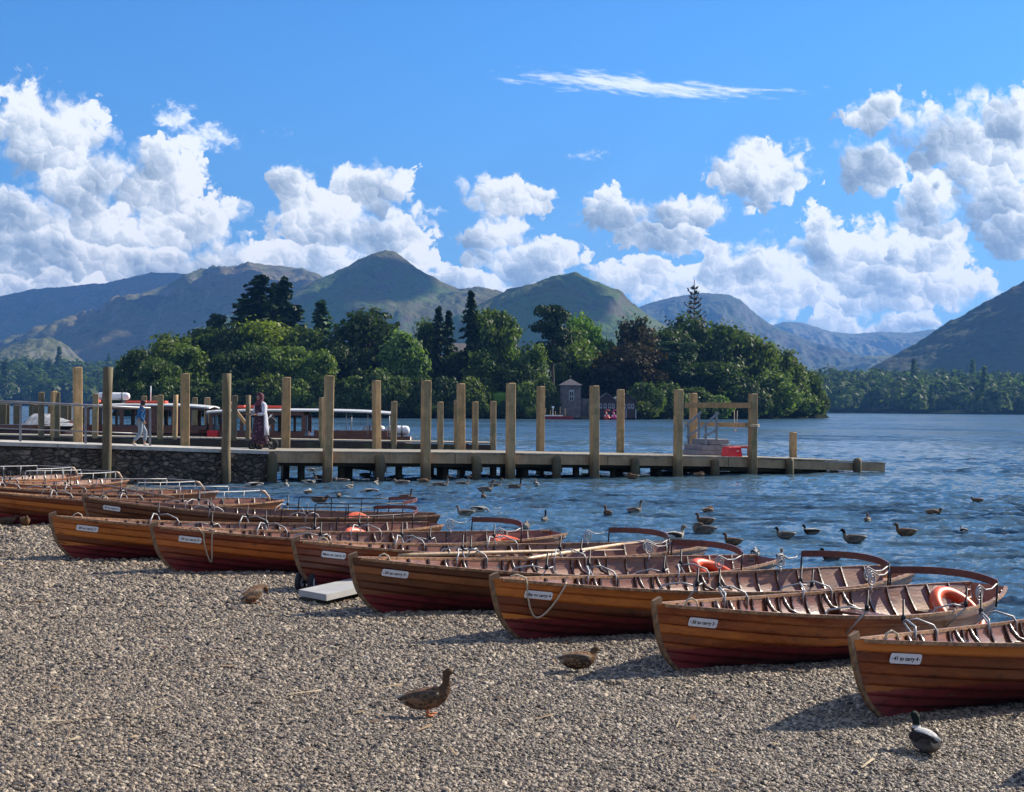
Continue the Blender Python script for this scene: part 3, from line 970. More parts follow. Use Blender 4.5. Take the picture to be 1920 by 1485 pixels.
def make_boat(pos, rot, label, text, style, varn, seed, scale=1.0, buoy=None, rope=0, outriggers=((1.6, 3.1),), parts=True, group="wooden rowing boats drawn up on the beach", L=5.05, tones_top=None):
    rs = np.random.RandomState(seed)
    H = Hull(L=L)
    SB = L - 5.05
    root = empty("rowing_boat", pos, 0, label, "rowing boat", group)
    root.rotation_euler = rot
    root.scale = (scale, scale, scale)
    svals = [0.0, .015, .035, .06, .09, .125] + list(np.linspace(.165, 1.0, 40))
    co, quads, tones = [], [], []
    st_tone = rs.uniform(0.05, 0.95, NS)
    if tones_top:
        st_tone = np.array((list(tones_top) + [.3] * NS)[:NS][::-1])
    for sgn in (1, -1):
        for k in range(NS):
            g0, g1 = k / NS, (k + 1) / NS
            grid = []
            for s in svals:
                row = []
                for j in range(4):
                    g = g0 + (g1 - g0) * j / 3
                    p = H.pt(s, g)
                    thick = 0.010 * (1 - j / 3) * min(1, s / .05)
                    p = p + H.nrm(min(max(s, .02), .98), min(max(g, .02), .98)) * thick
                    row.append(len(co)); co.append(my(p, sgn))
                grid.append(row)
            tn = st_tone[k] + rs.uniform(-.06, .06)
            for i in range(len(svals) - 1):
                for j in range(3):
                    q = (grid[i][j], grid[i + 1][j], grid[i + 1][j + 1], grid[i][j + 1])
                    quads.append(q if sgn < 0 else q[::-1]); tones.append(tn)
            if k > 0:      # lower edge of the lap
                for i in range(len(svals) - 1):
                    a0, a1 = len(co), len(co) + 1
                    co.append(my(H.pt(svals[i], g0), sgn)); co.append(my(H.pt(svals[i + 1], g0), sgn))
                    q = (a0, a1, grid[i + 1][0], grid[i][0])
                    quads.append(q if sgn < 0 else q[::-1]); tones.append(tn * .5)
    # transom
    e0 = len(co)
    gs = [j / 12 for j in range(13)]
    for g in gs: co.append(my(H.pt(1.0, g), 1))
    for g in gs: co.append(my(H.pt(1.0, g), -1))
    for j in range(12):
        quads.append((e0 + j, e0 + j + 1, e0 + 13 + j + 1, e0 + 13 + j)); tones.append(0.5)
    hull = quad_mesh("hull", np.array([tuple(c_) for c_ in co]), np.array(quads), (M_VAR[varn],), root, smooth=True)
    at_ = hull.data.attributes.new('tone', 'FLOAT', 'FACE')
    at_.data.foreach_set('value', np.array(tones, np.float32))
    # inner skin
    co, quads, tones = [], [], []
    ins = list(np.linspace(.03, .985, 30))
    for sgn in (1, -1):
        grid = []
        for s in ins:
            row = []
            for j in range(11):
                g = j / 10
                p = H.pt(s, g) - H.nrm(s, min(max(g, .03), .97)) * 0.016
                p.y = max(p.y, 0.0); p.z += 0.012 if g < .5 else 0
                row.append(len(co)); co.append(my(p, sgn))
            grid.append(row)
        for i in range(len(ins) - 1):
            for j in range(10):
                q = (grid[i][j], grid[i][j + 1], grid[i + 1][j + 1], grid[i + 1][j])
                quads.append(q if sgn < 0 else q[::-1]); tones.append(.35 + .3 * ((j * 7 + seed) % 5) / 4)
    inner = quad_mesh("inner_planking", np.array([tuple(c_) for c_ in co]), np.array(quads), (M_INNER,), root, smooth=True)
    at_ = inner.data.attributes.new('tone', 'FLOAT', 'FACE')
    at_.data.foreach_set('value', np.array(tones, np.float32))
    # ribs
    rb = MB()
    for s in np.linspace(.08, .95, 19):
        for sgn in (1, -1):
            a_, b_ = [], []
            for j in range(9):
                g = .12 + .86 * j / 8
                n = H.nrm(s, min(g, .97))
                p = H.pt(s, g) - n * 0.015
                q = H.pt(s, g) - n * 0.034
                a_.append((my(p, sgn), my(q, sgn)))
            w = 0.011
            rings = [[pq[0] + Vector((-w, 0, 0)), pq[0] + Vector((w, 0, 0)), pq[1] + Vector((w, 0, 0)), pq[1] + Vector((-w, 0, 0))] for pq in a_]
            rb.loft(rings, smooth=False)
    rb.build("ribs", M_RIB, root)
    # gunwales, keel and stem
    for sgn in (1, -1):
        g_ = MB()
        rings = []
        for s in np.linspace(0.012, 1.0, 40):
            p = H.pt(s, 1.0)
            o_ = Vector((0, 1, 0))
            z_ = Vector((0, 0, 1))
            wo, wi, h1, h2 = 0.015, -0.024, 0.008, -0.018
            rings.append([my(p + o_ * wo + z_ * h1, sgn), my(p + o_ * max(wi, -p.y + .002) + z_ * h1, sgn), my(p + o_ * max(wi, -p.y + .002) + z_ * h2, sgn), my(p + o_ * wo + z_ * h2, sgn)])
        g_.loft(rings, smooth=False)
        g_.build("gunwale", M_RAIL, root)
    k_ = MB()
    rings = []
    prof = [H.pt(0, g) for g in np.linspace(1.0, 0.0, 12)]
    for i, p in enumerate(prof):
        out = Vector((-1, 0, -0.35)).normalized()
        if i == 0:
            p = p + Vector((0, 0, .035))
        wd = 0.022
        rings.append([Vector((p.x, wd, p.z)) - out * .06, Vector((p.x, -wd, p.z)) - out * .06, Vector((p.x, -wd * .55, p.z)) + out * .035, Vector((p.x, wd * .55, p.z)) + out * .035])
    k_.loft(rings, smooth=False)
    k_.build("stem", M_STEM, root)
    k_ = MB()
    rings = []
    for s in np.linspace(0, 1, 16):
        p = H.pt(s, 0)
        rings.append([Vector((p.x, .02, p.z + .02)), Vector((p.x, -.02, p.z + .02)), Vector((p.x, -.016, p.z - .035)), Vector((p.x, .016, p.z - .035))])
    k_.loft(rings, smooth=False)
    k_.build("keel", M_RIB, root)
    # thwarts, stern bench, floor boards, breasthook
    def board(name, x0, x1, dz, over=0.0, thick=.026, mat=M_INNER):
        bd = MB()
        rings = []
        for x in np.linspace(x0, x1, 4):
            s = H.s_at(x)
            zt = H.pt(s, 1).z - dz
            g = 1.0
            for gg in np.linspace(1, .05, 40):
                if H.pt(s, gg).z < zt:
                    break
                g = gg
            yw = H.pt(s, g).y - 0.018
            rings.append([Vector((x, yw, zt)), Vector((x, -yw, zt)), Vector((x, -yw, zt - thick)), Vector((x, yw, zt - thick))])
        bd.loft(rings, smooth=False)
        return bd.build(name, mat, root)
    for x in (1.20, 2.25, 3.25):
        board("thwart", x, x + .23, 0.16)
    board("stern_bench", 3.95 + SB * .8, 4.45 + SB * .9, 0.22)
    board("bow_deck", -0.12, 0.42, 0.035)
    board("floor_boards", 0.7, 3.9 + SB, 0.36, thick=.015)
    for x in (1.20, 2.25, 3.25):
        for sgn in (1, -1):
            for dx_ in (-.03, .26):
                s = H.s_at(x + dx_)
                p = H.pt(s, 1)
                kn = MB()
                kn.tube([my(p + Vector((0, -.03, -.01)), sgn), my(p + Vector((0, -.06, -.07)), sgn), my(p + Vector((0, -.12, -.13)), sgn), my(p + Vector((0, -.22, -.15)), sgn)], [.016, .022, .02, .012], 6)
                kn.build("knee", M_RIB, root)
    # outrigger rowlocks
    for x in outriggers[0]:
        for sgn in (1, -1):
            s = H.s_at(x)
            p = H.pt(s, 1) + Vector((0, .16, .07))
            pin = MB()
            pin.tube([my(p, sgn), my(p + Vector((0, 0, .045)), sgn), my(p + Vector((0, 0, .05)), sgn), my(p + Vector((0, 0, .17)), sgn)], [.019, .019, .009, .009], 8)
            po = pin.build("rowlock", M_IRON, root)
            br = MB()
            for dx_ in (-.24, .24):
                q = H.pt(H.s_at(x + dx_), 1)
                br.tube([my(q + Vector((0, -.035, -.10)), sgn), my(q + Vector((0, -.035, .0)), sgn), my(q + Vector((-dx_ * .12, -.02, .045)), sgn), my((q + p) / 2 + Vector((0, .01, .055)), sgn), my(p, sgn)], [.010, .010, .009, .008, .008], 6)
            q = H.pt(s, .78)
            br.tube([my(q + Vector((0, .012, 0)), sgn), my(p + Vector((0, 0, -.005)), sgn)], .008, 6)
            br.build("bracket", M_GALV, po)
    # stern back rest
    if style == "scroll":
        bx_, hz_ = 3.86 + SB * .8, 0.165
        sB = H.s_at(bx_)
        base = H.pt(sB, 1)
        wy = base.y + 0.03
        bk = MB()
        rings = []
        for t in np.linspace(-1, 1, 17):
            c_ = Vector((bx_ + .26 * (1 - t * t), wy * t, base.z + hz_ + .035 * (1 - t * t)))
            rings.append([c_ + Vector((.011, 0, .036)), c_ + Vector((-.011, 0, .036)), c_ + Vector((-.011, 0, -.036)), c_ + Vector((.011, 0, -.036))])
        bk.loft(rings, smooth=False)
        bko = bk.build("back_rest", M_BACK, root)
        for sgn in (1, -1):
            ir = MB()
            top = Vector((bx_, wy * sgn, base.z + hz_))
            ir.tube([top + Vector((0, 0, .02)), Vector((bx_, wy * sgn, base.z - .06))], .010, 6)
            ir.build("upright", M_IRON, bko)
            sc = MB()
            cx_, cz_ = bx_ - .36, base.z + .085
            path = [top + Vector((-.01, 0, .005)), top + Vector((-.12, 0, -.045)), top + Vector((-.24, 0, -.05))]
            for a_ in np.linspace(math.pi * .55, math.pi * .55 + 4.6 * math.pi, 44):
                r_ = .078 * (1 - (a_ - math.pi * .55) / (5.4 * math.pi))
                path.append(Vector((cx_ + r_ * math.cos(a_), wy * sgn, cz_ + r_ * math.sin(a_))))
            sc.tube(path, .0075, 6)
            sc.tube([Vector((cx_, wy * sgn, cz_ - .075)), Vector((cx_, wy * sgn, base.z - .06))], .008, 6)
            sc.build("scroll_arm", M_GALV, bko)
    else:
        bx_, hz_ = 4.15 + SB * .8, 0.23
        for sgn in (1, -1):
            ra = MB()
            pts_ = [(H.pt(H.s_at(x), 1), x) for x in (bx_ - 1.5, bx_ - .95, bx_ - .45, bx_)]
            tops = [my(p, sgn) + Vector((0, 0, hz_)) for p, x in pts_]
            ra.tube([my(pts_[0][0], sgn)] + [my(pts_[0][0], sgn) + Vector((0, 0, hz_ - .03)), tops[0] + Vector((.03, 0, 0))] + tops[1:], .0095, 6)
            mids = [my(p, sgn) + Vector((0, 0, hz_ * .5)) for p, x in pts_]
            for p, x in pts_[1:]:
                ra.tube([my(p, sgn), my(p, sgn) + Vector((0, 0, hz_))], .0095, 6)
            ra.build("side_rail", M_GALV if style == "rail" else M_IRON, root)
        base = H.pt(H.s_at(bx_), 1)
        if style == "rail":
            bk = MB()
            bk.tube([(bx_ + .22 * (1 - t * t), base.y * t, base.z + hz_) for t in np.linspace(-1, 1, 11)], .010, 6)
            bko = bk.build("back_rail", M_GALV, root)
            bk = MB()
            bk.tube([(bx_, -base.y, base.z + hz_), (bx_ + .10, -base.y, base.z + hz_ - .02), (bx_ + .2, -base.y, base.z + hz_ - .11), (bx_ + .24, -base.y, base.z + hz_ - .18)], [.02, .026, .026, .018], 8)
            bk.build("end_grip", M_GUN2, bko)
        else:
            bk = MB()
            rings = []
            for t in np.linspace(-1, 1, 15):
                c_ = Vector((bx_ + .34 * (1 - t * t), base.y * t, base.z + hz_ + .05 * (1 - t * t)))
                rings.append([c_ + Vector((.010, 0, .027)), c_ + Vector((-.010, 0, .027)), c_ + Vector((-.010, 0, -.027)), c_ + Vector((.010, 0, -.027))])
            bk.loft(rings, smooth=False)
            bk.build("back_rest", M_BACK, root)
    # name plate with its lettering, on the side towards the beach
    if text:
        s, g = H.s_at(0.17, .80), .80
        p = my(H.pt(s, g), -1)
        n = my(H.nrm(s, g), -1)
        p = p + n * 0.014
        tx = (my(H.pt(s + .02, g), -1) - my(H.pt(s - .02, g), -1)).normalized()
        ty = n.cross(tx).normalized()
        Mx = Matrix((tx, ty, n)).transposed()
        pl = MB()
        w2, h2, rr = .135, .036, .016
        ring = []
        for cx_, cy_, a0 in ((w2 - rr, h2 - rr, 0), (-w2 + rr, h2 - rr, 90), (-w2 + rr, -h2 + rr, 180), (w2 - rr, -h2 + rr, 270)):
            for a_ in range(0, 91, 30):
                ring.append((cx_ + rr * math.cos(R(a0 + a_)), cy_ + rr * math.sin(R(a0 + a_))))
        pl.loft([[Mx @ Vector((x, y, z_)) + p for x, y in ring] for z_ in (0, .006)], smooth=False)
        plo = pl.build("name_plate", M_PLATE, root)
        cu = bpy.data.curves.new("lettering", 'FONT')
        cu.body = text
        cu.size = 0.040
        cu.align_x = 'CENTER'; cu.align_y = 'CENTER'
        cu.extrude = 0.0006
        cu.offset = 0.0009
        tmp = bpy.data.objects.new("lettering_curve", cu)
        me_ = bpy.data.meshes.new_from_object(tmp)
        bpy.data.objects.remove(tmp)
        me_.transform(Matrix.Translation(p + n * .0072) @ Mx.to_4x4())
        link("lettering", me_, plo, (M_INK,))
        for sx_ in (-1, 1):
            sw = MB()
            sw.sphere(p + Mx @ Vector((sx_ * .118, 0, .007)), .004, 6, 4)
            sw.build("screw", M_IRON, plo)
    # painter rope hung over the bow
    if rope:
        rp = MB()
        def on(s_, g_, off=.022):
            return my(H.pt(s_, g_) + H.nrm(s_, min(g_, .97)) * off, -1)
        top = lambda x, dz: my(H.pt(H.s_at(x), 1), -1) + Vector((0, 0, dz))
        if rope == 1:
            path = [top(-.10, .03) + Vector((0, .01, 0)), top(-.05, .05), top(.01, .03) + Vector((0, -.03, 0))]
            for t in np.linspace(0, 1, 12):
                x = .04 + .34 * t
                g = .97 - .55 * math.sin(math.pi * min(1, t * 1.0)) ** .8
                path.append(on(H.s_at(x, g), g, .024))
            path += [top(.40, .02)]
        elif rope == 2:
            path = [top(.18, .03) + Vector((0, .05, 0)), top(.24, .03)]
            for t in np.linspace(0, 1, 14):
                x = .30 + .10 * t + .12 * math.sin(math.pi * t)
                g = .97 - .62 * math.sin(math.pi * t) ** .75
                path.append(on(H.s_at(x, g), g, .024))
            path += [top(.44, .02), top(.34, .03) + Vector((0, .08, 0))]
        else:
            path = [top(-.02, -.01), top(.0, .05), top(.04, .07), top(.08, .05), top(.10, -.01)]
        rp.tube(path, .0085, 6)
        rp.build("rope", M_ROPE, root)
    # lifebuoy lying in the stern: a thing of its own
    if buoy:
        bx_, by_, bz_, tiltx, tilty, lab = buoy
        M4 = Matrix.Translation(pos) @ Matrix(rot.to_matrix() if hasattr(rot, 'to_matrix') else Matrix.Identity(3)).to_4x4()
        w = M4 @ Vector((bx_ + SB * .85, by_, bz_))
        lb = empty("lifebuoy", w, 0, lab, "lifebuoy", "orange lifebuoys in the boats")
        lb.rotation_euler = (M4.to_3x3() @ Matrix.Rotation(tiltx, 3, 'X') @ Matrix.Rotation(tilty, 3, 'Y')).to_euler()
        tr = MB()
        tr.tube([(0.265 * math.cos(a_), .265 * math.sin(a_), 0) for a_ in np.linspace(0, 2 * math.pi, 33)[:-1]], .062, 10, closed=True, cap=False)
        tr.build("ring", M_ORANGE, lb)
        gl = MB()
        for a0 in (0, 90, 180, 270):
            gl.tube([((.335 - .02 * abs(t)) * math.cos(R(a0 + 40 * t)), (.335 - .02 * abs(t)) * math.sin(R(a0 + 40 * t)), .01) for t in np.linspace(-1, 1, 9)], .006, 5)
        gl.build("grab_rope", M_ROPE, lb)
    return root


def place_boat(bow_px, stern_px, **kw):
    """bow_px: the stem's foot on the shingle, stern_px: the top of the stern post"""
    bow = on_beach(*bow_px)
    stern = at_z(stern_px[0], stern_px[1], 0.44)
    d = stern - bow
    hd = Vector((d.x, d.y, 0))
    ln = hd.length / 4.73
    sc = 1.0
    L = min(max(hd.length + .32, 4.6), 6.2)
    stern_keel_z = 0.44 - 0.60 * sc
    x = Vector((d.x, d.y, stern_keel_z + .07 - bow.z - .0)).normalized()
    y = Vector((0, 0, 1)).cross(x).normalized()
    z = x.cross(y)
    Rm = Matrix((x, y, z)).transposed() @ Matrix.Rotation(R(kw.pop('heel', 0)), 3, 'X')
    print("boat", bow_px, "len ratio %.2f" % ln, "heading", round(math.degrees(math.atan2(d.x, d.y))), "dist", round(bow.length, 1))
    return make_boat(bow + Vector((0, 0, -.015)) - x * 0.03, Rm.to_euler(), L=L, **kw)


place_boat((1642, 1350), (2262, 1135), label="nearest boat, amber topped, with white plate reading 41 to carry 4", text="41 to carry 4", style="scroll", varn=0, seed=1, tones_top=(.98,.30,.42,.35,.5,.3,.3), heel=-2, rope=3)
place_boat((1262, 1262), (1850, 1098), label="boat with orange lifebuoy in the stern and plate 36 to carry 3", text="36 to carry 3", style="scroll", varn=0, seed=2, tones_top=(.42,.50,.62,.40,.45,.3,.3), heel=2, rope=3,
           buoy=(4.15, -.02, .30, R(42), R(-6), "large orange lifebuoy propped in the stern below a scrolled back rest"))
place_boat((962, 1200), (1698, 1066), label="bright orange brown boat with rope looped over its May plate", text="May to carry 4", style="scroll", varn=0, seed=3, tones_top=(.70,.78,.14,.20,.98,.3,.3), heel=2, rope=1)
place_boat((697, 1150), (1436, 1047), label="dark weathered boat with red bottom beside the grey plank", text="36 to carry 3", style="scroll", varn=2, seed=4, tones_top=(.30,.66,.50,.36,.6,.3,.3), heel=3, rope=3,
           buoy=(4.05, .05, .36, R(20), R(5), "red orange lifebuoy half hidden in the weathered boat by the plank"))
place_boat((588, 1108), (1312, 1020), label="boat holding pale oars, with small trolley wheels under its bow", text="Maw to carry 4", style="scroll", varn=1, seed=5, tones_top=(.45,.30,.22,.16,.3,.3,.3), heel=2, rope=3)
place_boat((322, 1074), (1096, 1000), label="boat with a big rope ring hanging over its bow plate", text="39 to carry 3", style="scroll", varn=1, seed=6, tones_top=(.38,.62,.85,.42,.3,.3,.3), heel=2, rope=2,
           buoy=(4.1, .0, .36, R(15), R(5), "pale orange lifebuoy in the boat with the big rope ring"))
place_boat((130, 1050), (857, 984), label="amber boat whose whole bow stands clear at the shingle's far end", text="38 to carry 3", style="iron", varn=0, seed=7, tones_top=(.60,.80,.92,.22,.9,.3,.3), heel=2, rope=3,
           buoy=(3.55, -.05, .27, R(30), R(10), "faded pink orange lifebuoy in the amber boat at the shingle's end"))
place_boat((188, 1000), (821, 965), label="dark brown boat tucked close behind the amber bow, plate 37", text="37 to carry 3", style="iron", varn=2, seed=8, tones_top=(.22,.40,.35,.3,.3,.3,.3), heel=1, rope=3,
           buoy=(3.5, -.1, .24, R(55), R(10), "bright orange lifebuoy standing up in the dark brown boat"))
place_boat((-20, 985), (548, 938), label="long boat by the wall with an orange strake and pale stern rails", text=None, style="rail", varn=0, seed=9, tones_top=(.35,1.0,.5,.2,.3,.3,.3), heel=2)
place_boat((-110, 962), (455, 922), label="boat with a copper coloured oar across it, second from the wall", text=None, style="rail", varn=1, seed=10, heel=1)
place_boat((-150, 947), (330, 902), label="boat nearest the stone wall but one, mostly rails in view", text=None, style="rail", varn=0, seed=11, heel=1)
place_boat((-200, 935), (250, 893), label="boat tight against the stone wall with high looped rails", text=None, style="rail", varn=1, seed=12, heel=1)

place_boat((2090, 1442), (2760, 1190), label="boat beside the nearest one whose bow shadow reaches the shingle corner", text="42 to carry 4", style="scroll", varn=0, seed=14, heel=0, rope=3)


def oar(name, a, b, label, mat=M_OAR, group=None):
    a, b = Vector(a), Vector(b)
    root = empty(name, a, 0, label, "oar", group)
    d = b - a
    root.rotation_euler = frame_of(d).to_euler()
    L = d.length
    sh = MB()
    sh.tube([(0, 0, 0), (0, 0, .14), (0, 0, .16), (0, 0, L * .3), (0, 0, L * .74), (0, 0, L * .78)], [.017, .017, .022, .025, .021, .018], 8)
    sh.build("shaft", mat, root)
    bl = MB()
    rings = []
    for t in np.linspace(0, 1, 8):
        w = .02 + .062 * math.sin(math.pi * min(1, t * .75 + .05)) ** .8
        z = L * .76 + (L * .24) * t
        rings.append([(w, 0, z), (0, .010 * (1 - t * .5), z), (-w, 0, z), (0, -.010 * (1 - t * .5), z)])
    bl.loft(rings, smooth=False)
    bl.build("blade", mat, root)
    return root


oar("oar", at_z(748, 1041, .62), at_z(1165, 1030, .50), "long pale oar laid along the boat with trolley wheels", group="oars in the boats")
oar("oar", at_z(985, 1048, .58), at_z(1090, 1024, .54) + Vector((.9, 1.2, -.03)), "second pale oar crossing the long one by the rowlock", group="oars in the boats")
oar("oar", at_z(330, 934, .55), at_z(150, 902, .55), "copper coloured oar among the pale stern rails by the wall", M_RAIL, "oars in the boats")

# ---------------------------------------------------------------- jetty, causeway wall, posts
J_W = 3.4


def u_at(px, v):
    k_ = at_dir(px, 850)
    k_ = k_.x / k_.y
    a = J_P + J_N * v
    return (k_ * a.y - a.x) / (J_D.x - k_ * J_D.y)


def _dz(px, py):
    u = u_at(px, 0)
    return u, at_y(px, py, (J_P + J_D * u).y).z


_dk = [_dz(0, 828), _dz(505, 845), _dz(950, 849), _dz(1411, 857), _dz(1607, 864), _dz(1660, 867)]
_dk = [(_dk[0][0] - 9, _dk[0][1] + 9 * (_dk[0][1] - _dk[1][1]) / (_dk[1][0] - _dk[0][0]) * .6)] + _dk
print("deck", [(round(a, 2), round(b, 2)) for a, b in _dk])
U_END = _dk[-1][0]


def deck_z(u):
    return float(np.interp(u, [q[0] for q in _dk], [q[1] for q in _dk]))


def J(u, v, z=None, dz=0.0):
    p = J_P + J_D * u + J_N * v
    return Vector((p.x, p.y, (deck_z(u) if z is None else z) + dz))


J_ANG = math.atan2(J_D.y, J_D.x)


def timber(name, a, c, e, rough=.8, wet=True):
    """weathered post timber, greener and darker towards the water"""
    m_, T, b = new_mat(name)
    tc = T.new('ShaderNodeTexCoord').outputs['Object']
    oi = T.new('ShaderNodeObjectInfo').outputs['Random']
    off = T.vec('ADD', tc, T.comb(T.math('MULTIPLY', oi, 37), T.math('MULTIPLY', oi, 11), 0.0))
    g = T.noise(T.vec('MULTIPLY', off, (26, 26, 2.0)), 1.0, 6, .7, .5)
    bl = T.noise(off, 2.2, 4, .6)
    col = T.ramp(T.math('ADD', T.math('MULTIPLY', g, .7), T.math('MULTIPLY', T.math('SUBTRACT', bl, .5), .55)), [(0.15, e), (0.42, c), (0.7, a)])
    col = T.mix(T.math('MULTIPLY', T.smooth(T.noise(off, 7, 5, .7), .6, .74), .6), col, tuple(x * .35 for x in e))
    col = T.mix(1.0, col, T.mix(oi, (.70, .70, .66), (1.15, 1.08, 1.0)), 'MULTIPLY')
    mo = T.math('MULTIPLY', T.smooth(T.noise(off, 1.6, 5, .7), .50, .66), .55 if wet else .15)
    col = T.mix(mo, col, (.10, .115, .045))
    if wet:
        wz_ = T.sep(T.new('ShaderNodeNewGeometry').outputs['Position'])[2]
        w = T.smooth(T.math('ADD', wz_, T.math('MULTIPLY', bl, .5)), 1.15, .35)
        col = T.mix(T.math('MULTIPLY', w, .8), col, (0.045, 0.042, 0.022))
    T.put(b.inputs['Base Color'], col)
    b.inputs['Roughness'].default_value = rough
    bp = T.new('ShaderNodeBump'); bp.inputs['Distance'].default_value = .012
    T.put(bp.inputs['Height'], g); T.put(b.inputs['Normal'], bp.outputs[0])
    return m_


M_POST = timber("pale_post_timber", (.60, .42, .22), (.44, .295, .15), (.24, .155, .08))
M_POST_OLD = timber("old_post_timber", (.34, .26, .15), (.21, .155, .09), (.095, .07, .042))
M_BEAM = timber("jetty_beam_timber", (.58, .42, .26), (.44, .31, .19), (.24, .165, .10), wet=False)
M_DECK = timber("jetty_deck_boards", (.55, .50, .42), (.44, .39, .32), (.30, .26, .21), wet=False)
M_DARKB = timber("dark_under_timber", (.12, .075, .05), (.075, .045, .032), (.035, .022, .016))
M_STEEL = simple_mat("grey_rail_steel", (.20, .20, .22), .5, metal=.5, var=.2)
M_CONC = simple_mat("pale_coping_concrete", (.46, .43, .38), .9, var=.2, scale=4, bump=.01)

m_wall, T, b = new_mat("causeway_stone")
tc = T.new('ShaderNodeTexCoord').outputs['Object']
wv = T.vec('MULTIPLY_ADD', T.vec('SUBTRACT', T.noise(tc, 3.0, 3, .6, out=1), (.5, .5, .5)), (.25, .25, .18), tc)
wv = T.vec('MULTIPLY', wv, (1.0, 1.0, 1.9))
vc = T.sep(T.voro(wv, 4.2, out='Color'))[0]
vd = T.voro(wv, 4.2, feature='DISTANCE_TO_EDGE', out='Distance')
col = T.ramp(vc, [(0, (.055, .040, .028)), (.5, (.13, .095, .068)), (1, (.26, .20, .145))])
col = T.mix(T.smooth(T.noise(tc, 6, 6, .7), .45, .7), col, (.04, .036, .03))
col = T.mix(T.math('MULTIPLY', T.smooth(vd, .07, .0), T.smooth(T.noise(tc, 2.0, 3, .6), .35, .6)), col, (.014, .012, .011))
T.put(b.inputs['Base Color'], col)
b.inputs['Roughness'].default_value = .85
bp = T.new('ShaderNodeBump'); bp.inputs['Distance'].default_value = .09
T.put(bp.inputs['Height'], T.math('ADD', T.smooth(vd, 0, .16), T.math('MULTIPLY', T.noise(tc, 9, 5, .6), .35)))
T.put(b.inputs['Normal'], bp.outputs[0])

# causeway: rough stone wall carrying the landward end of the walkway
cw = empty("stone_causeway", J(-9, 1.7, 0), J_ANG, "rough dark stone causeway wall carrying the landward end of the jetty", "wall")
us = np.linspace(-9, 8.98, 150)
hs = np.linspace(0, 1, 26)
UU, HH = np.meshgrid(us, hs)
ztop = np.array([deck_z(u - 9) for u in us])[None, :] - .10
Zw = -.7 + (ztop + .7) * HH
bulge = .10 * fbm(UU * 2.2, Zw * 4.0, 3) - .12 * HH
Xw, Yw = UU, -1.7 - bulge * .8 - .06
grid_mesh("wall_face", Xw, Yw, Zw, m_wall, cw)
cb = MB()
for i in range(9):
    u0, u1 = -9 + i * 2.0, -9 + i * 2.0 + 1.985
    z0 = deck_z(u0 - 9)
    z1 = deck_z(u1 - 9)
    rings = [[Vector((x, -1.72, z)), Vector((x, 1.72, z)), Vector((x, 1.72, z - .10)), Vector((x, -1.72, z - .10))] for x, z in ((u0, z0), (u1, z1))]
    cb.loft(rings, smooth=False)
cb.build("coping", M_CONC, cw)
en = MB()
en.box((8.6, .04, .08), (.7, 3.1, 1.55))
en.box((-1, 1.5, .2), (17, .1, 1.6))
en.build("wall_core", m_wall, cw)

# the wooden jetty
jt = empty("jetty", J(0, 0, 0), J_ANG, "long low timber jetty running out from the stone causeway over the lake", "jetty")
inv = Matrix.Rotation(-J_ANG, 3, 'Z')


def L(u, v, z):
    return Vector((u, v, z))


dk = MB()
u = .05
rs = np.random.RandomState(21)
while u < U_END:
    w = .145
    dz = rs.uniform(-.004, .004)
    z0 = deck_z(u + w / 2)
    dk.box((u + w / 2, J_W / 2, z0 - .02 + dz), (w - .008, J_W + rs.uniform(-.02, .05), .04))
    u += w
dk.build("deck", M_DECK, jt)
for v, nm in ((.06, "side_beam"), (J_W - .06, "side_beam")):
    for a, e in ((.15, 6.0), (6.03, 11.6), (11.63, 16.5), (16.53, U_END)):
        sb = MB()
        sb.beam(L(a, v, deck_z(a) - .195), L(e, v, deck_z(e) - .195), .09, .30)
        sb.build(nm, M_BEAM, jt)
lb_ = MB()
for v in (.5, 1.7, 2.9):
    lb_.beam(L(.1, v, deck_z(.1) - .36), L(16.5, v, deck_z(16.5) - .33), .12, .20)
lb_.beam(L(16.4, .35, deck_z(16.4) - .40), L(20.0, .35, deck_z(20) - .36), .12, .22)
lb_.build("lower_beams", M_DARKB, jt)
front_low = [510, 712, 893, 1043, 1190, 1340, 1480, 1607]
for i, px in enumerate(front_low):
    u = u_at(px, -.10)
    pl = MB()
    r = .145
    zt = deck_z(u) + (-.09 if i < 6 else (.0 if i == 6 else .08))
    pl.tube([L(u, -.11, -1.2), L(u + .01, -.11, zt - .1), L(u + .0, -.10, zt - .03), L(u, -.09, zt)], [r, r, r * .95, r * .7], 10)
    pl.build("pile", M_POST_OLD, jt)
    for v in (1.6, 3.1):
        pl = MB()
        uu = u + rs.uniform(-.4, .4)
        pl.tube([L(uu, v, -1.2), L(uu, v, deck_z(uu) - .10)], .13, 8)
        pl.build("pile", M_DARKB, jt)
    if i < 7:
        cb = MB()
        cb.box((u + .18, 1.65, deck_z(u) - .50), (.10, 3.5, .22))
        cb.build("cross_beam", M_DARKB, jt)
for px in (470, 565, 640, 748, 835, 925, 985, 1080, 1150, 1235, 1310):
    u = u_at(px, .9)
    pl = MB()
    pl.tube([L(u, .9, -1.2), L(u, .9, deck_z(u) - .12)], .115, 8)
    pl.build("pile", M_DARKB, jt)


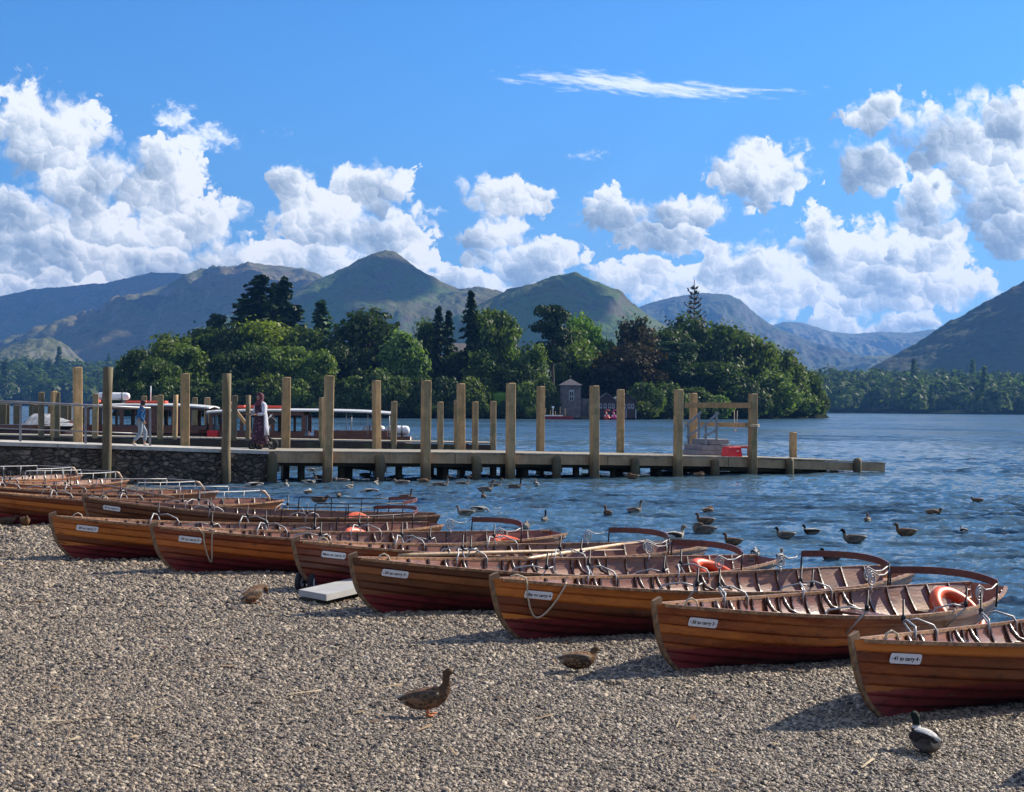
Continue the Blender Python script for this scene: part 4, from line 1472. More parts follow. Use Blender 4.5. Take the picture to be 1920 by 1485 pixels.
def post(px, top_y, v, label, w=.245, old=False, rnd=False, bottom=-1.3, group="tall timber mooring posts along the jetty", lean=0.0, y=None, name="mooring_post"):
    if y is None:
        u = u_at(px, v)
        p = J(u, v, 0)
    else:
        p = at_y(px, 800, y); p.z = 0
    top = at_y(px, top_y, p.y).z
    o = MB()
    rs_ = np.random.RandomState(int(px * 3 + top_y))
    if rnd:
        n = 7
        path = [Vector((rs_.normal(0, .008), rs_.normal(0, .008), bottom + (top - bottom) * i / (n - 1))) for i in range(n)]
        o.tube(path, [w / 2 * rs_.uniform(.95, 1.06) for _ in range(n)], 12)
    else:
        h = top - bottom
        bv = .02
        o.box((0, 0, (top + bottom) / 2), (w, w, h), None, 0, bv)
    ob = o.build(name, M_POST_OLD if old else M_POST)
    ob.location = p
    ob.rotation_euler = (R(rs_.normal(0, .3)), R(lean + rs_.normal(0, .35)), J_ANG + R(rs_.normal(0, 5)))
    tag(ob, label, "post", group)
    return ob


for px, ty, lab, kw in (
    (200, 688, "dark round post against the stone causeway near the walking boy", dict(old=True, rnd=True, w=.26)),
    (425, 700, "dark round post where the stone causeway meets the timber jetty", dict(old=True, rnd=True, w=.25)),
    (614, 704, "leaning square post on the jetty's near edge, first past the causeway", dict(lean=1.2)),
    (798, 713, "square post on the jetty's near edge in front of the launch's white rafts", {}),
    (957, 718, "square near edge post standing midway along the jetty", {}),
    (1115, 723, "square near edge post in front of the lakeside boathouse", {}),
    (1271, 730, "square near edge post just before the grey boarding steps", dict(lean=.4)),
    (1411, 738, "square post carrying the near ends of the two gate rails", dict(lean=.3))):
    post(px, ty, -.16, lab, **kw)
for px, ty, lab in (
    (147, 688, "pale square post on the causeway's far edge beside the metal railing"),
    (347, 700, "pale square post on the causeway's far edge between boy and woman"),
    (535, 707, "pale square far edge post beside the woman with the pram"),
    (707, 713, "pale square far edge post in front of the launch's stern canopy"),
    (865, 719, "pale square far edge post with a small jetty post close on its far side"),
    (1013, 724, "pale square far edge post in front of the moored red boat"),
    (1163, 730, "pale square far edge post in front of the coloured pedal boats"),
    (1299, 737, "pale square far edge post carrying the far ends of the gate rails"),
    (1487, 810, "short square post near the outer end of the jetty")):
    post(px, ty, J_W + .02, lab, w=.225)

# rails of the gate frame across the jetty, a stub at the end
UG = u_at(1411, -.16)
gr = empty("gate_rails", J(UG, 1.65, 0), J_ANG, "two bare timber rails nailed across the jetty between posts", "gate")
for yy in (760, 796):
    z = at_y(1355, yy, J(UG, 1.65).y).z
    o = MB()
    o.box((-.17, 0, z), (.06, 3.85, .19 if yy < 780 else .16), None, 0, .01)
    o.build("rail", M_POST, gr)
rpm = MB()
rp_z = at_y(1405, 770, J(UG, .3).y).z
rpm.tube([(-.25, -1.1, rp_z), (-.26, -1.12, rp_z - .5), (-.25, -1.18, rp_z - .75), (-.25, -1.25, rp_z - .5), (-.25, -1.27, rp_z)], .014, 6)
rpm.build("rope", M_ROPE, gr)
rp2 = MB()
for k in range(3):
    rp2.tube([(.0 + .19 * math.cos(a_), -1.86 + .19 * math.sin(a_), rp_z - .55 + .03 * k) for a_ in np.linspace(0, 6.28, 17)[:-1]], .016, 5, closed=True, cap=False)
rp2.build("rope_lashing", M_ROPE, gr)

# boarding steps
M_STEPS = simple_mat("grey_step_paint", (.22, .21, .225), .7, var=.25)
M_STEPR = simple_mat("blue_grey_handrail", (.20, .235, .27), .5, metal=.2, var=.2)
u0 = u_at(1287, 1.9)
bs = empty("boarding_steps", J(u0, 1.9), J_ANG, "grey block boarding steps with sloping handrails on the jetty", "steps")
for i, (a, e, h) in enumerate(((0, 1.62, .17), (.28, 1.60, .36), (.62, 1.45, .56))):
    o = MB()
    o.box(((a + e) / 2, 0, h - .095), (e - a, 1.1, .185), None, 0, .012)
    o.build("step", M_STEPS, bs)
for v in (-.52, .52):
    o = MB()
    o.beam((.30, v, .98), (1.0, v, 1.50), .05, .07)
    o.beam((.36, v, .62), (.98, v, .92), .04, .06)
    for x, zb in ((.45, .36), (.92, .56)):
        zt = .98 + (x - .30) / .70 * .52
        o.box((x, v, (zt + zb) / 2), (.06, .06, zt - zb))
    o.build("handrail", M_STEPR, bs)
M_RED = simple_mat("red_plastic", (.72, .018, .025), .4, var=.1)
rc = empty("red_crate", J(u_at(1372, .35), .35), J_ANG, "small red plastic box at the foot of the gate post", "crate")
o = MB()
rg = []
for z, k_ in ((0, 1.0), (.30, .86), (.325, .88), (.34, .80)):
    rg.append([Vector((sx * .31 * k_, sy * .2 * k_, z)) for sx, sy in ((-1, -1), (1, -1), (1, 1), (-1, 1))])
o.loft(rg, smooth=False)
o.build("box", M_RED, rc)
o = MB()
o.box((.12, -.186, .19), (.10, .012, .03)); o.build("label_patch", M_PLATE, rc)
rp = empty("red_plank", J(u_at(1392, 1.3), 1.3, dz=.33), J_ANG, "dull red plank resting behind the small red box", "plank")
o = MB(); o.box((0, 0, 0), (.9, .16, .09), None, 0, .01)
o.box((-.3, 0, -.185), (.09, .12, .27)); o.box((.3, 0, -.185), (.09, .12, .27))
o.build("board", simple_mat("dull_red_paint", (.30, .035, .035), .6), rp)

# railing on the causeway's landward end
rl = empty("metal_railing", J(-3.6, 1.5), J_ANG, "grey steel railing along the causeway behind the small boats", "railing")
o = MB()
us_ = [u_at(px, 1.52) for px in (-60, 38, 160, 281)]
for i, u in enumerate(us_):
    dz_ = deck_z(u) - deck_z(-3.6)
    o.beam((u + 3.6, .02, dz_), (u + 3.6, .02, dz_ + 1.08), .055, .055)
o.build("posts", M_STEEL, rl)
for h, r in ((1.08, .035), (.34, .018)):
    o = MB()
    o.tube([(u + 3.6, .02, deck_z(u) - deck_z(-3.6) + h) for u in us_], r, 8)
    o.build("rail", M_STEEL, rl)

# second, farther jetty
def sj(px):
    y = float(np.interp(px, [-200, 0, 925], [53, 54, 58]))
    yy = float(np.interp(px, [-200, 0, 925], [812, 815, 831]))
    return at_y(px, yy, y)


s0, s1 = sj(-200), sj(928)
s2 = empty("far_jetty", s0, 0, "second narrow jetty behind, dark beams at deck level", "jetty")
d_ = s1 - s0
nn = Vector((-d_.y, d_.x, 0)).normalized()
o = MB()
nb = 90
for i in range(nb):
    a = d_ * (i / nb); e = d_ * ((i + .93) / nb)
    o.beam(a + nn * .75, e + nn * .75, 1.5, .05)
o.build("deck", M_DECK, s2)
o = MB()
o.beam(Vector((0, 0, -.2)), d_ + Vector((0, 0, -.2)), .1, .26)
o.build("side_beam", M_DARKB, s2)
for i in range(14):
    p = d_ * ((i + .3) / 14)
    o = MB(); o.tube([p + nn * .2 + Vector((0, 0, -2.3)), p + nn * .2 + Vector((0, 0, -.05))], .1, 8); o.build("pile", M_DARKB, s2)
FG = "slim posts along the farther jetty"
for px, ty, lab in (
    (78, 735, "slim post with a pale band, standing alone left of a close pair"),
    (100, 733, "taller of two slim posts standing close together by the railing"),
    (107, 735, "shorter of two slim posts standing close together by the railing"),
    (178, 738, "slim post in front of the launch's wheelhouse corner"),
    (300, 740, "slim post over the launch window just past the boy"),
    (328, 740, "wavy slim post between the boy and a pale square post"),
    (437, 741, "slim post with a slanting brace beside the dark round post"),
    (464, 741, "greenish slim post standing behind the pram"),
    (604, 745, "slim post almost hidden behind the leaning square post"),
    (738, 752, "greenish slim post at the stern of the white roofed launch"),
    (826, 753, "slim post first past the launch's white rafts"),
    (857, 750, "slim post half hidden behind a pale square post"),
    (891, 753, "slim post standing in open water gap, last but one"),
    (925, 752, "slim post marking the very end of the farther jetty")):
    post(px, ty, 0, lab.replace(" left of", " beside"), w=.19, old=ty in (741, 735), rnd=px in (328, 464), y=sj(px).y - .12, group=FG)
BG = "low posts in the water beyond the launches"
for px, ty, lab in ((270, 742, "stub post showing above the launch roof by the aerial"), (290, 742, "second stub post just past the roof aerial"), (365, 745, "stub post above the launch roof between pale and dark posts"), (388, 745, "stub post above the launch roof nearest the dark round post")):
    post(px, ty, 0, lab, w=.22, y=70, group=BG)
for i, px in enumerate((3, 14, 32, 58, 68, 93, 120, 130, 158)):
    post(px, 757 + (i % 3), 0, "low old post of the row in the water behind the grey covered boat", w=.2 if i % 2 else .3, old=True, y=66 + (i % 2) * 3, group="row of low posts behind the covered boat")
br = MB()
a_, e_ = at_y(428, 752, 57), at_y(462, 796, 57)
br.beam(Vector((0, 0, 0)), e_ - a_, .12, .12)
bo = br.build("brace_timber", M_POST); bo.location = a_
tag(bo, "pale slanting brace timber behind the dark round post", "timber")

# ---------------------------------------------------------------- passenger launches
M_MAHOG = varnish("launch_mahogany", (.09, .024, .012), (.26, .075, .032), (.42, .15, .06), paint=False, dirt=.3)
M_ROOFW = simple_mat("launch_white_roof", (.55, .55, .54), .5, var=.08)
M_HULLD = simple_mat("launch_dark_hull", (.035, .012, .014), .4, var=.3)
M_WHITE = simple_mat("white_canister", (.75, .76, .77), .4, var=.06)
M_GREYC = simple_mat("grey_boat_cover", (.26, .27, .29), .8, var=.25)
M_FLOAT = simple_mat("orange_red_float", (.80, .09, .045), .5, var=.1)
m_glass, T, b = new_mat("window_glass")
b.inputs['Base Color'].default_value = (.85, .93, .95, 1)
b.inputs['Transmission Weight'].default_value = 1
b.inputs['Roughness'].default_value = .02
b.inputs['IOR'].default_value = 1.05
b.inputs['Specular IOR Level'].default_value = .6


def launch(label, px0, px1, y, gun_y, roof_y, bow_left=True, cabin=None, canopy=None, extras=()):
    """hull from px0 to px1 of the photograph's frame at depth y; heights measured there"""
    x0, x1 = at_y(px0, 800, y).x, at_y(px1, 800, y).x
    gz, rz = at_y(480, gun_y, y).z, at_y(480, roof_y, y).z
    root = empty("passenger_launch", ((x0 + x1) / 2, y, 0), 0, label, "launch", "wooden passenger launches")
    Lh, Bm = x1 - x0, 2.3
    o = MB()
    rings = []
    for i in range(21):
        t = i / 20
        x = -Lh / 2 + Lh * t
        bow_t = t if bow_left else 1 - t
        w = Bm / 2 * min(1, (bow_t / .28) ** .6 if bow_t < .28 else 1) * (1 if bow_t < .8 else 1 - .35 * ((bow_t - .8) / .2) ** 2)
        sheer = gz + .22 * max(0, (.3 - bow_t) / .3) ** 2
        w = max(w, .03)
        rings.append([Vector((x, -w, sheer)), Vector((x, -w * .93, sheer * .5)), Vector((x, -w * .6, -.15)), Vector((x, w * .6, -.15)), Vector((x, w * .93, sheer * .5)), Vector((x, w, sheer))])
    o.loft(rings)
    o.build("hull", M_HULLD, root)
    o = MB()
    rings2 = [[r_[0] + Vector((0, -.03, .02)), r_[0] + Vector((0, -.03, -.14)), r_[0] + Vector((0, .05, -.14)), r_[0] + Vector((0, .05, .02))] for r_ in rings]
    o.loft(rings2, smooth=False)
    o.build("rubbing_strake", M_MAHOG, root)
    if cabin:
        c0, c1 = at_y(cabin[0], 800, y).x - root.location.x, at_y(cabin[1], 800, y).x - root.location.x
        n = cabin[2]
        hw = Bm / 2 - .22
        sill, head = gz + .12, rz - .22
        o = MB()
        for s in (-1, 1):
            o.box(((c0 + c1) / 2, s * hw, (gz + sill) / 2), (c1 - c0, .05, sill - gz + .1))
            o.box(((c0 + c1) / 2, s * hw, (head + rz) / 2 - .03), (c1 - c0, .052, rz - head - .06))
            for k in range(n + 1):
                x = c0 + (c1 - c0) * k / n
                o.box((x, s * hw, (sill + head) / 2), (.10 if k % 2 else .16, .06, head - sill + .02))
        for x in (c0, c1):
            o.box((x, 0, (gz + sill) / 2), (.05, 2 * hw, sill - gz + .1))
            o.box((x, 0, (sill + head) / 2), (.05, .4, head - sill))
        o.build("cabin", M_MAHOG, root)
        for k in range(n):
            for s in (-1, 1):
                g_ = MB()
                xa, xb = c0 + (c1 - c0) * k / n, c0 + (c1 - c0) * (k + 1) / n
                g_.box(((xa + xb) / 2, s * hw, (sill + head) / 2), (xb - xa - .1, .012, head - sill))
                g_.build("window", m_glass, root)
    if not (canopy or cabin):
        return root
    r0, r1 = (canopy or cabin)[0], (canopy or cabin)[1]
    r0, r1 = at_y(r0, 800, y).x - root.location.x, at_y(r1, 800, y).x - root.location.x
    o = MB()
    rings = []
    for i in range(15):
        t = i / 14
        x = r0 + (r1 - r0) * t
        dz = -.10 * abs(2 * t - 1) ** 3
        rings.append([Vector((x, v, rz + dz + .06 * (1 - (v / 1.1) ** 2) + k_)) for v, k_ in ((-1.12, -.055), (-1.12, 0), (-.6, 0), (0, 0), (.6, 0), (1.12, 0), (1.12, -.055), (0, -.04))])
    o.loft(rings, smooth=False)
    o.build("roof", M_ROOFW, root)
    if canopy and cabin:
        c1 = at_y(cabin[1], 800, y).x - root.location.x
        for k in range(4):
            x = c1 + (r1 - .1 - c1) * (k + 1) / 4
            for s in (-1, 1):
                o = MB(); o.tube([(x, s * .95, gz), (x, s * .95, rz - .12)], .022, 6); o.build("canopy_post", M_GALV, root)
        o = MB(); o.box(((c1 + r1) / 2 + .1, 0, gz + .12), (r1 - c1 - .6, 1.6, .24)); o.build("stern_seat", M_MAHOG, root)
    for kind, pa, pb, za, zb in extras:
        xa, xb = at_y(pa, 800, y).x - root.location.x, at_y(pb, 800, y).x - root.location.x
        z0, z1 = at_y(480, zb, y).z, at_y(480, za, y).z
        o = MB()
        if kind == 'raft':
            r = (z1 - z0) / 2
            zc = (z0 + z1) / 2
            path = [(xa, 0, zc), (xa + .04, 0, zc), (xa + .14, 0, zc), ((xa + xb) / 2 - .02, 0, zc), ((xa + xb) / 2, 0, zc), ((xa + xb) / 2 + .02, 0, zc), (xb - .14, 0, zc), (xb - .04, 0, zc), (xb, 0, zc)]
            o.tube(path, [r * .3, r * .8, r, r, r * 1.07, r, r, r * .8, r * .3], 14)
            ob = o.build("raft_canister", M_WHITE, root)
            o = MB()
            for x in (xa + .3, xb - .3):
                o.tube([(x, r * 1.02 * math.cos(a_), zc + r * 1.02 * math.sin(a_)) for a_ in np.linspace(0, 6.283, 17)[:-1]], .018, 5, closed=True, cap=False)
                o.box((x, 0, z0 - .08), (.06, .5, .18))
            o.build("cradle", M_IRON, ob)
        elif kind == 'float':
            n = max(1, int((xb - xa) / .75))
            for i in range(n):
                o.box((xa + (xb - xa) * (i + .5) / n, -.35, (z0 + z1) / 2), ((xb - xa) / n - .06, .5, z1 - z0), None, 0, .04)
            o.build("roof_float", M_FLOAT, root)
        elif kind == 'aerial':
            o.tube([(xa, 0, z0), (xa, 0, z1)], .022, 6)
            o.build("aerial", M_WHITE, root)
        elif kind == 'wood':
            o.box(((xa + xb) / 2, -Bm / 2 + .21, (z0 + z1) / 2), (xb - xa, .05, z1 - z0))
            o.build("cabin_panel", M_MAHOG, root)
        elif kind == 'red':
            o.box(((xa + xb) / 2, -1.0, (z0 + z1) / 2), (xb - xa, .35, z1 - z0), None, 0, .03)
            o.build("red_locker", M_RED, root)
    return root


launch("wood panelled launch with orange floats and a white canister on its roof", 118, 412, 62, 806, 760, True, cabin=(176, 396, 7), canopy=(166, 402),
       extras=(('raft', 180, 243, 738, 752), ('float', 240, 318, 753, 758), ('float', 180, 195, 752, 758), ('aerial', 282, 282.1, 725, 757), ('wood', 282, 300, 766, 806), ('wood', 340, 352, 766, 806)))
launch("white roofed launch with an open stern canopy and twin white rafts", 396, 772, 61, 816, 768, True, cabin=(404, 575, 6), canopy=(396, 738),
       extras=(('float', 430, 535, 760, 766), ('red', 399, 419, 807, 820), ('raft', 680, 722, 796, 814), ('raft', 724, 768, 796, 814)))
# covered boat at the edge
cv = launch("low brown launch under a striped grey cover by the railing", -90, 150, 59, 800, 790, False, cabin=None, canopy=None)
o = MB()
x0, x1 = at_y(46, 800, 59).x - cv.location.x, at_y(148, 800, 59).x - cv.location.x
gz = at_y(100, 798, 59).z
tz = at_y(100, 776, 59).z
rings = []
for i in range(25):
    t = i / 24
    x = x0 + (x1 - x0) * t
    h = (tz - gz) * min(1, t * 6) * (1 - max(0, t - .45) / .55 * .85) + .012 * (i % 2)
    rings.append([Vector((x, -1.05, gz)), Vector((x, -.5, gz + h * .75)), Vector((x, 0, gz + h)), Vector((x, .5, gz + h * .75)), Vector((x, 1.05, gz))])
o.loft(rings, closed=False, cap=False, smooth=False)
o.build("cover", M_GREYC, cv)


# ---------------------------------------------------------------- people on the jetty
def skin_fig(name, joints, edges, mat, parent, sub=2, root=0):
    me = bpy.data.meshes.new(name)
    names = list(joints)
    idx = {n: i for i, n in enumerate(names)}
    me.from_pydata([joints[n][0] for n in names], [(idx[a], idx[e]) for a, e in edges], [])
    me.update()
    o = link(name, me, parent, (mat,))
    md = o.modifiers.new("skin", 'SKIN')
    sk = me.skin_vertices[0].data if me.skin_vertices else None
    if sk is None:
        bm = bmesh.new(); bm.from_mesh(me); bm.verts.layers.skin.verify(); bm.to_mesh(me); bm.free()
        sk = me.skin_vertices[0].data
    for n, i in idx.items():
        r = joints[n][1]
        sk[i].radius = (r, r) if isinstance(r, (int, float)) else r
        sk[i].use_root = (i == root)
    md.use_smooth_shade = True
    s = o.modifiers.new("sub", 'SUBSURF'); s.levels = sub; s.render_levels = sub
    return o


def hand_edges(J_, E_, wrist, w, direction, side, s=1.0):
    """palm, four unequal curled fingers and a thumb leaving the side of the palm"""
    d = Vector(direction).normalized()
    sd = Vector(side).normalized()
    palm = Vector(w) + d * .045 * s
    J_[wrist + 'palm'] = (tuple(palm), .022 * s)
    E_.append((wrist, wrist + 'palm'))
    cu = d.cross(sd).normalized()
    for i, (o_, l_) in enumerate(((-.024, .065), (-.008, .075), (.008, .07), (.024, .055))):
        a_ = palm + sd * o_ * s + d * .03 * s
        e_ = a_ + (d * .6 + cu * .5) * l_ * s
        J_[wrist + 'f%da' % i] = (tuple(a_), .009 * s)
        J_[wrist + 'f%db' % i] = (tuple(e_), .007 * s)
        E_ += [(wrist + 'palm', wrist + 'f%da' % i), (wrist + 'f%da' % i, wrist + 'f%db' % i)]
    t_ = palm - sd * .035 * s - d * .01 * s
    J_[wrist + 't'] = (tuple(t_), .010 * s)
    J_[wrist + 'tt'] = (tuple(t_ + d * .035 * s + cu * .02 * s), .008 * s)
    E_ += [(wrist + 'palm', wrist + 't'), (wrist + 't', wrist + 'tt')]


M_SKIN_A = simple_mat("skin_light_brown", (.42, .22, .14), .55, var=.06)
M_SKIN_B = simple_mat("skin_brown", (.34, .17, .11), .55, var=.06)
M_HAIR = simple_mat("dark_hair", (.012, .009, .008), .5)
M_TEAL = simple_mat("teal_hoodie_cloth", (.004, .085, .24), .85, var=.25)
M_JEAN = simple_mat("pale_grey_trousers", (.20, .25, .31), .85, var=.2)
M_SHOE = simple_mat("pale_trainers", (.62, .60, .55), .7)
M_CAP = simple_mat("dark_maroon_cap", (.045, .018, .020), .8)
M_CARD = simple_mat("lilac_grey_cardigan", (.46, .47, .55), .9, var=.15)
M_HIJAB = simple_mat("mauve_headscarf", (.11, .028, .045), .85, var=.3)
m_dress, T, b = new_mat("dark_patterned_dress")
tc = T.new('ShaderNodeTexCoord').outputs['Object']
sp_ = T.smooth(T.voro(tc, 13, out='Distance'), .30, .22)
T.put(b.inputs['Base Color'], T.mix(sp_, (.030, .012, .030), (.22, .10, .15)))
b.inputs['Roughness'].default_value = .9
M_BLK = simple_mat("black_fabric", (.02, .02, .024), .8)

# boy, walking along the causeway to the right-hand side
bu = u_at(262, .8)
boy = empty("person", J(bu, .8), J_ANG, "child in teal hooded top, dark cap and pale trousers walking along the causeway", "person")
K = 1.30 / 1.75
def S(x, y, z): return (x * K, y * K, z * K)
Jb = {'pel': (S(0, 0, .92), .115 * K), 'sp': (S(.03, 0, 1.15), .135 * K), 'ch': (S(.06, 0, 1.33), .155 * K), 'nk': (S(.08, 0, 1.49), .052 * K), 'hd': (S(.11, 0, 1.60), .088 * K), 'ht': (S(.12, 0, 1.70), .075 * K), 'no': (S(.205, 0, 1.60), .016 * K),
      'hl': (S(.02, .09, .88), .09 * K), 'kl': (S(.24, .09, .52), .062 * K), 'al': (S(.19, .09, .09), .04 * K), 'tl': (S(.33, .09, .04), .03 * K),
      'hr': (S(-.02, -.09, .88), .09 * K), 'kr': (S(.0, -.09, .50), .062 * K), 'ar': (S(-.28, -.09, .13), .04 * K), 'tr': (S(-.16, -.09, .04), .03 * K),
      'sl': (S(.06, .17, 1.38), .058 * K), 'el': (S(.02, .22, 1.10), .042 * K), 'wl': (S(.16, .20, .92), .03 * K),
      'sr': (S(.06, -.17, 1.38), .058 * K), 'er': (S(-.06, -.23, 1.12), .042 * K), 'wr': (S(.10, -.21, .93), .03 * K)}
Eb = [('pel', 'sp'), ('sp', 'ch'), ('ch', 'nk'), ('nk', 'hd'), ('hd', 'ht'), ('hd', 'no'), ('pel', 'hl'), ('hl', 'kl'), ('kl', 'al'), ('al', 'tl'), ('pel', 'hr'), ('hr', 'kr'), ('kr', 'ar'), ('ar', 'tr'),
      ('ch', 'sl'), ('sl', 'el'), ('el', 'wl'), ('ch', 'sr'), ('sr', 'er'), ('er', 'wr')]
hand_edges(Jb, Eb, 'wl', Jb['wl'][0], (.5, 0, -.8), (0, 1, 0), K)
hand_edges(Jb, Eb, 'wr', Jb['wr'][0], (.5, 0, -.8), (0, 1, 0), K)
skin_fig("body", Jb, Eb, M_SKIN_A, boy)
g_ = lambda n, k_=1.25, a=.012: (Jb[n][0], Jb[n][1] * k_ + a * K)
skin_fig("hooded_top", {'pel': (S(.005, 0, .93), .15 * K), 'sp': g_('sp', 1.25), 'ch': g_('ch', 1.2), 'nk': (S(.06, 0, 1.47), .085 * K), 'hood': (S(-.03, 0, 1.46), .075 * K), 'sl': g_('sl', 1.2), 'el': g_('el', 1.25), 'wl': g_('wl', 1.3), 'sr': g_('sr', 1.2), 'er': g_('er', 1.25), 'wr': g_('wr', 1.3)},
         [('pel', 'sp'), ('sp', 'ch'), ('ch', 'nk'), ('nk', 'hood'), ('ch', 'sl'), ('sl', 'el'), ('el', 'wl'), ('ch', 'sr'), ('sr', 'er'), ('er', 'wr')], M_TEAL, boy)
skin_fig("trousers", {'pel': (S(0, 0, .93), .135 * K), 'hl': g_('hl', 1.1), 'kl': g_('kl', 1.2), 'al': (S(.20, .09, .15), .066 * K), 'hr': g_('hr', 1.1), 'kr': g_('kr', 1.2), 'ar': (S(-.25, -.09, .18), .066 * K)},
         [('pel', 'hl'), ('hl', 'kl'), ('kl', 'al'), ('pel', 'hr'), ('hr', 'kr'), ('kr', 'ar')], M_JEAN, boy)
for a_, c_ in ((('al'), ('tl')), (('ar'), ('tr'))):
    p, q = Vector(Jb[a_][0]), Vector(Jb[c_][0])
    skin_fig("shoe", {'h': ((p.x - .02, p.y, max(.035, p.z - .07 * K)), .045 * K), 'm': (tuple((p + q) / 2 + Vector((0, 0, -.02))), .05 * K), 't': ((q.x + .02, q.y, .032), .042 * K)}, [('h', 'm'), ('m', 't')], M_SHOE, boy)
o = MB()
hd = Vector(S(.115, 0, 1.665))
o.sphere(hd, (.108 * K, .098 * K, .085 * K), 12, 8)
o.loft([[hd + Vector((x * K, y * K, z * K)) for x, y, z in ring] for ring in (((.06, -.08, .0), (.06, .08, .0), (.06, .08, .012), (.06, -.08, .012)), ((.20, -.06, -.02), (.20, .06, -.02), (.20, .06, -.01), (.20, -.06, -.01)))], smooth=False)
o.build("cap", M_CAP, boy)
o = MB(); o.sphere(Vector(S(.085, 0, 1.60)), (.085 * K, .093 * K, .085 * K), 12, 8); o.build("hair", M_HAIR, boy)

# woman pushing a pram towards the shore
wu = u_at(488, 1.5)
wom = empty("person", J(wu, 1.5), R(228), "woman in mauve headscarf, patterned dark dress and long grey cardigan pushing a pram", "person")
K = 1.70 / 1.70
Jw = {'pel': ((0, 0, .92), .13), 'sp': ((.0, 0, 1.10), .115), 'ch': ((.02, 0, 1.28), .125), 'nk': ((.03, 0, 1.43), .048), 'hd': ((.05, 0, 1.54), .085), 'ht': ((.05, 0, 1.62), .07), 'no': ((.14, 0.02, 1.535), .014),
      'hl': ((.0, .09, .86), .09), 'kl': ((.05, .09, .48), .06), 'al': ((.02, .09, .08), .04), 'tl': ((.15, .09, .03), .03),
      'hr': ((.0, -.09, .86), .09), 'kr': ((.0, -.09, .48), .06), 'ar': ((-.08, -.09, .09), .04), 'tr': ((.05, -.09, .03), .03),
      'sl': ((.02, .17, 1.34), .055), 'el': ((.06, .22, 1.06), .042), 'wl': ((.32, .16, 1.04), .028),
      'sr': ((.02, -.17, 1.34), .055), 'er': ((.06, -.22, 1.06), .042), 'wr': ((.32, -.14, 1.04), .028)}
hand_edges_w = list(Eb[:20])
Ew = [e for e in Eb if not any(c_ in (e[0] + e[1]) for c_ in ('palm', 'f0', 'f1', 'f2', 'f3')) and e[1] not in ('wlt', 'wltt', 'wrt', 'wrtt')]
hand_edges(Jw, Ew, 'wl', Jw['wl'][0], (1, 0, -.1), (0, 1, 0))
hand_edges(Jw, Ew, 'wr', Jw['wr'][0], (1, 0, -.1), (0, 1, 0))
skin_fig("body", Jw, Ew, M_SKIN_B, wom)
o = MB()
rings = []
for z, rx, ry in ((.16, .25, .26), (.4, .23, .245), (.7, .20, .22), (.92, .175, .20), (1.08, .14, .165), (1.25, .155, .185), (1.36, .12, .17), (1.42, .07, .08)):
    rings.append([Vector((.02 + rx * math.cos(a_) * (1 + .06 * math.sin(a_ * 7) * (1 if z < .8 else 0)), ry * math.sin(a_) * (1 + .06 * math.sin(a_ * 5) * (1 if z < .8 else 0)), z)) for a_ in np.linspace(0, 6.283, 29)[:-1]])
o.loft(rings)
o.build("dress", m_dress, wom)
o = MB()
rings = []
for z, rx, ry in ((.42, .25, .27), (.7, .225, .245), (.95, .20, .225), (1.12, .17, .195), (1.30, .18, .215), (1.40, .11, .15)):
    rings.append([Vector((-.005 + rx * math.cos(a_), ry * math.sin(a_), z)) for a_ in np.linspace(R(75), R(285), 22)])
o.loft(rings, closed=False, cap=False)
cd_ = o.build("cardigan", M_CARD, wom)
sol = cd_.modifiers.new("thick", 'SOLIDIFY'); sol.thickness = .012
skin_fig("sleeves", {'ch': ((.0, 0, 1.32), .11), 'sl': ((.02, .17, 1.34), .075), 'el': ((.06, .22, 1.06), .06), 'wl': ((.27, .17, 1.04), .046), 'sr': ((.02, -.17, 1.34), .075), 'er': ((.06, -.22, 1.06), .06), 'wr': ((.27, -.15, 1.04), .046)},
         [('ch', 'sl'), ('sl', 'el'), ('el', 'wl'), ('ch', 'sr'), ('sr', 'er'), ('er', 'wr')], M_CARD, wom)
o = MB()
rings = []
for z, r1, r2, cx in ((1.30, .13, .16, .06), (1.38, .12, .14, .05), (1.45, .095, .10, .03), (1.54, .115, .115, .02), (1.62, .105, .108, .02), (1.68, .06, .07, .03), (1.695, .01, .01, .03)):
    rings.append([Vector((cx + r1 * math.cos(a_) * (1 if abs(a_ - math.pi) < R(135) or z < 1.46 or z > 1.63 else .74), r2 * math.sin(a_), z)) for a_ in np.linspace(0, 6.283, 25)[:-1]])
o.loft(rings)
o.build("headscarf", M_HIJAB, wom)
for s in (-1, 1):
    o = MB(); o.sphere((.132, .034 * s, 1.555), .011, 6, 5); o.build("eye", M_INK, wom)
for n_, c_ in (('al', 'tl'), ('ar', 'tr')):
    p, q = Vector(Jw[n_][0]), Vector(Jw[c_][0])
    skin_fig("shoe", {'h': ((p.x - .02, p.y, .045), .045), 'm': (((p.x + q.x) / 2, p.y, .05), .05), 't': ((q.x + .03, q.y, .035), .04)}, [('h', 'm'), ('m', 't')], M_BLK, wom)
M_PFR = simple_mat("pram_alloy", (.55, .53, .50), .35, metal=.8)
pr = empty("pram", J(wu, 1.5) + Vector((-.02, .42, 0)), R(186), "dark pram with beige seat pushed by the woman in the headscarf", "pram")
M_BEIGE = simple_mat("beige_cloth", (.42, .31, .20), .9, var=.3)
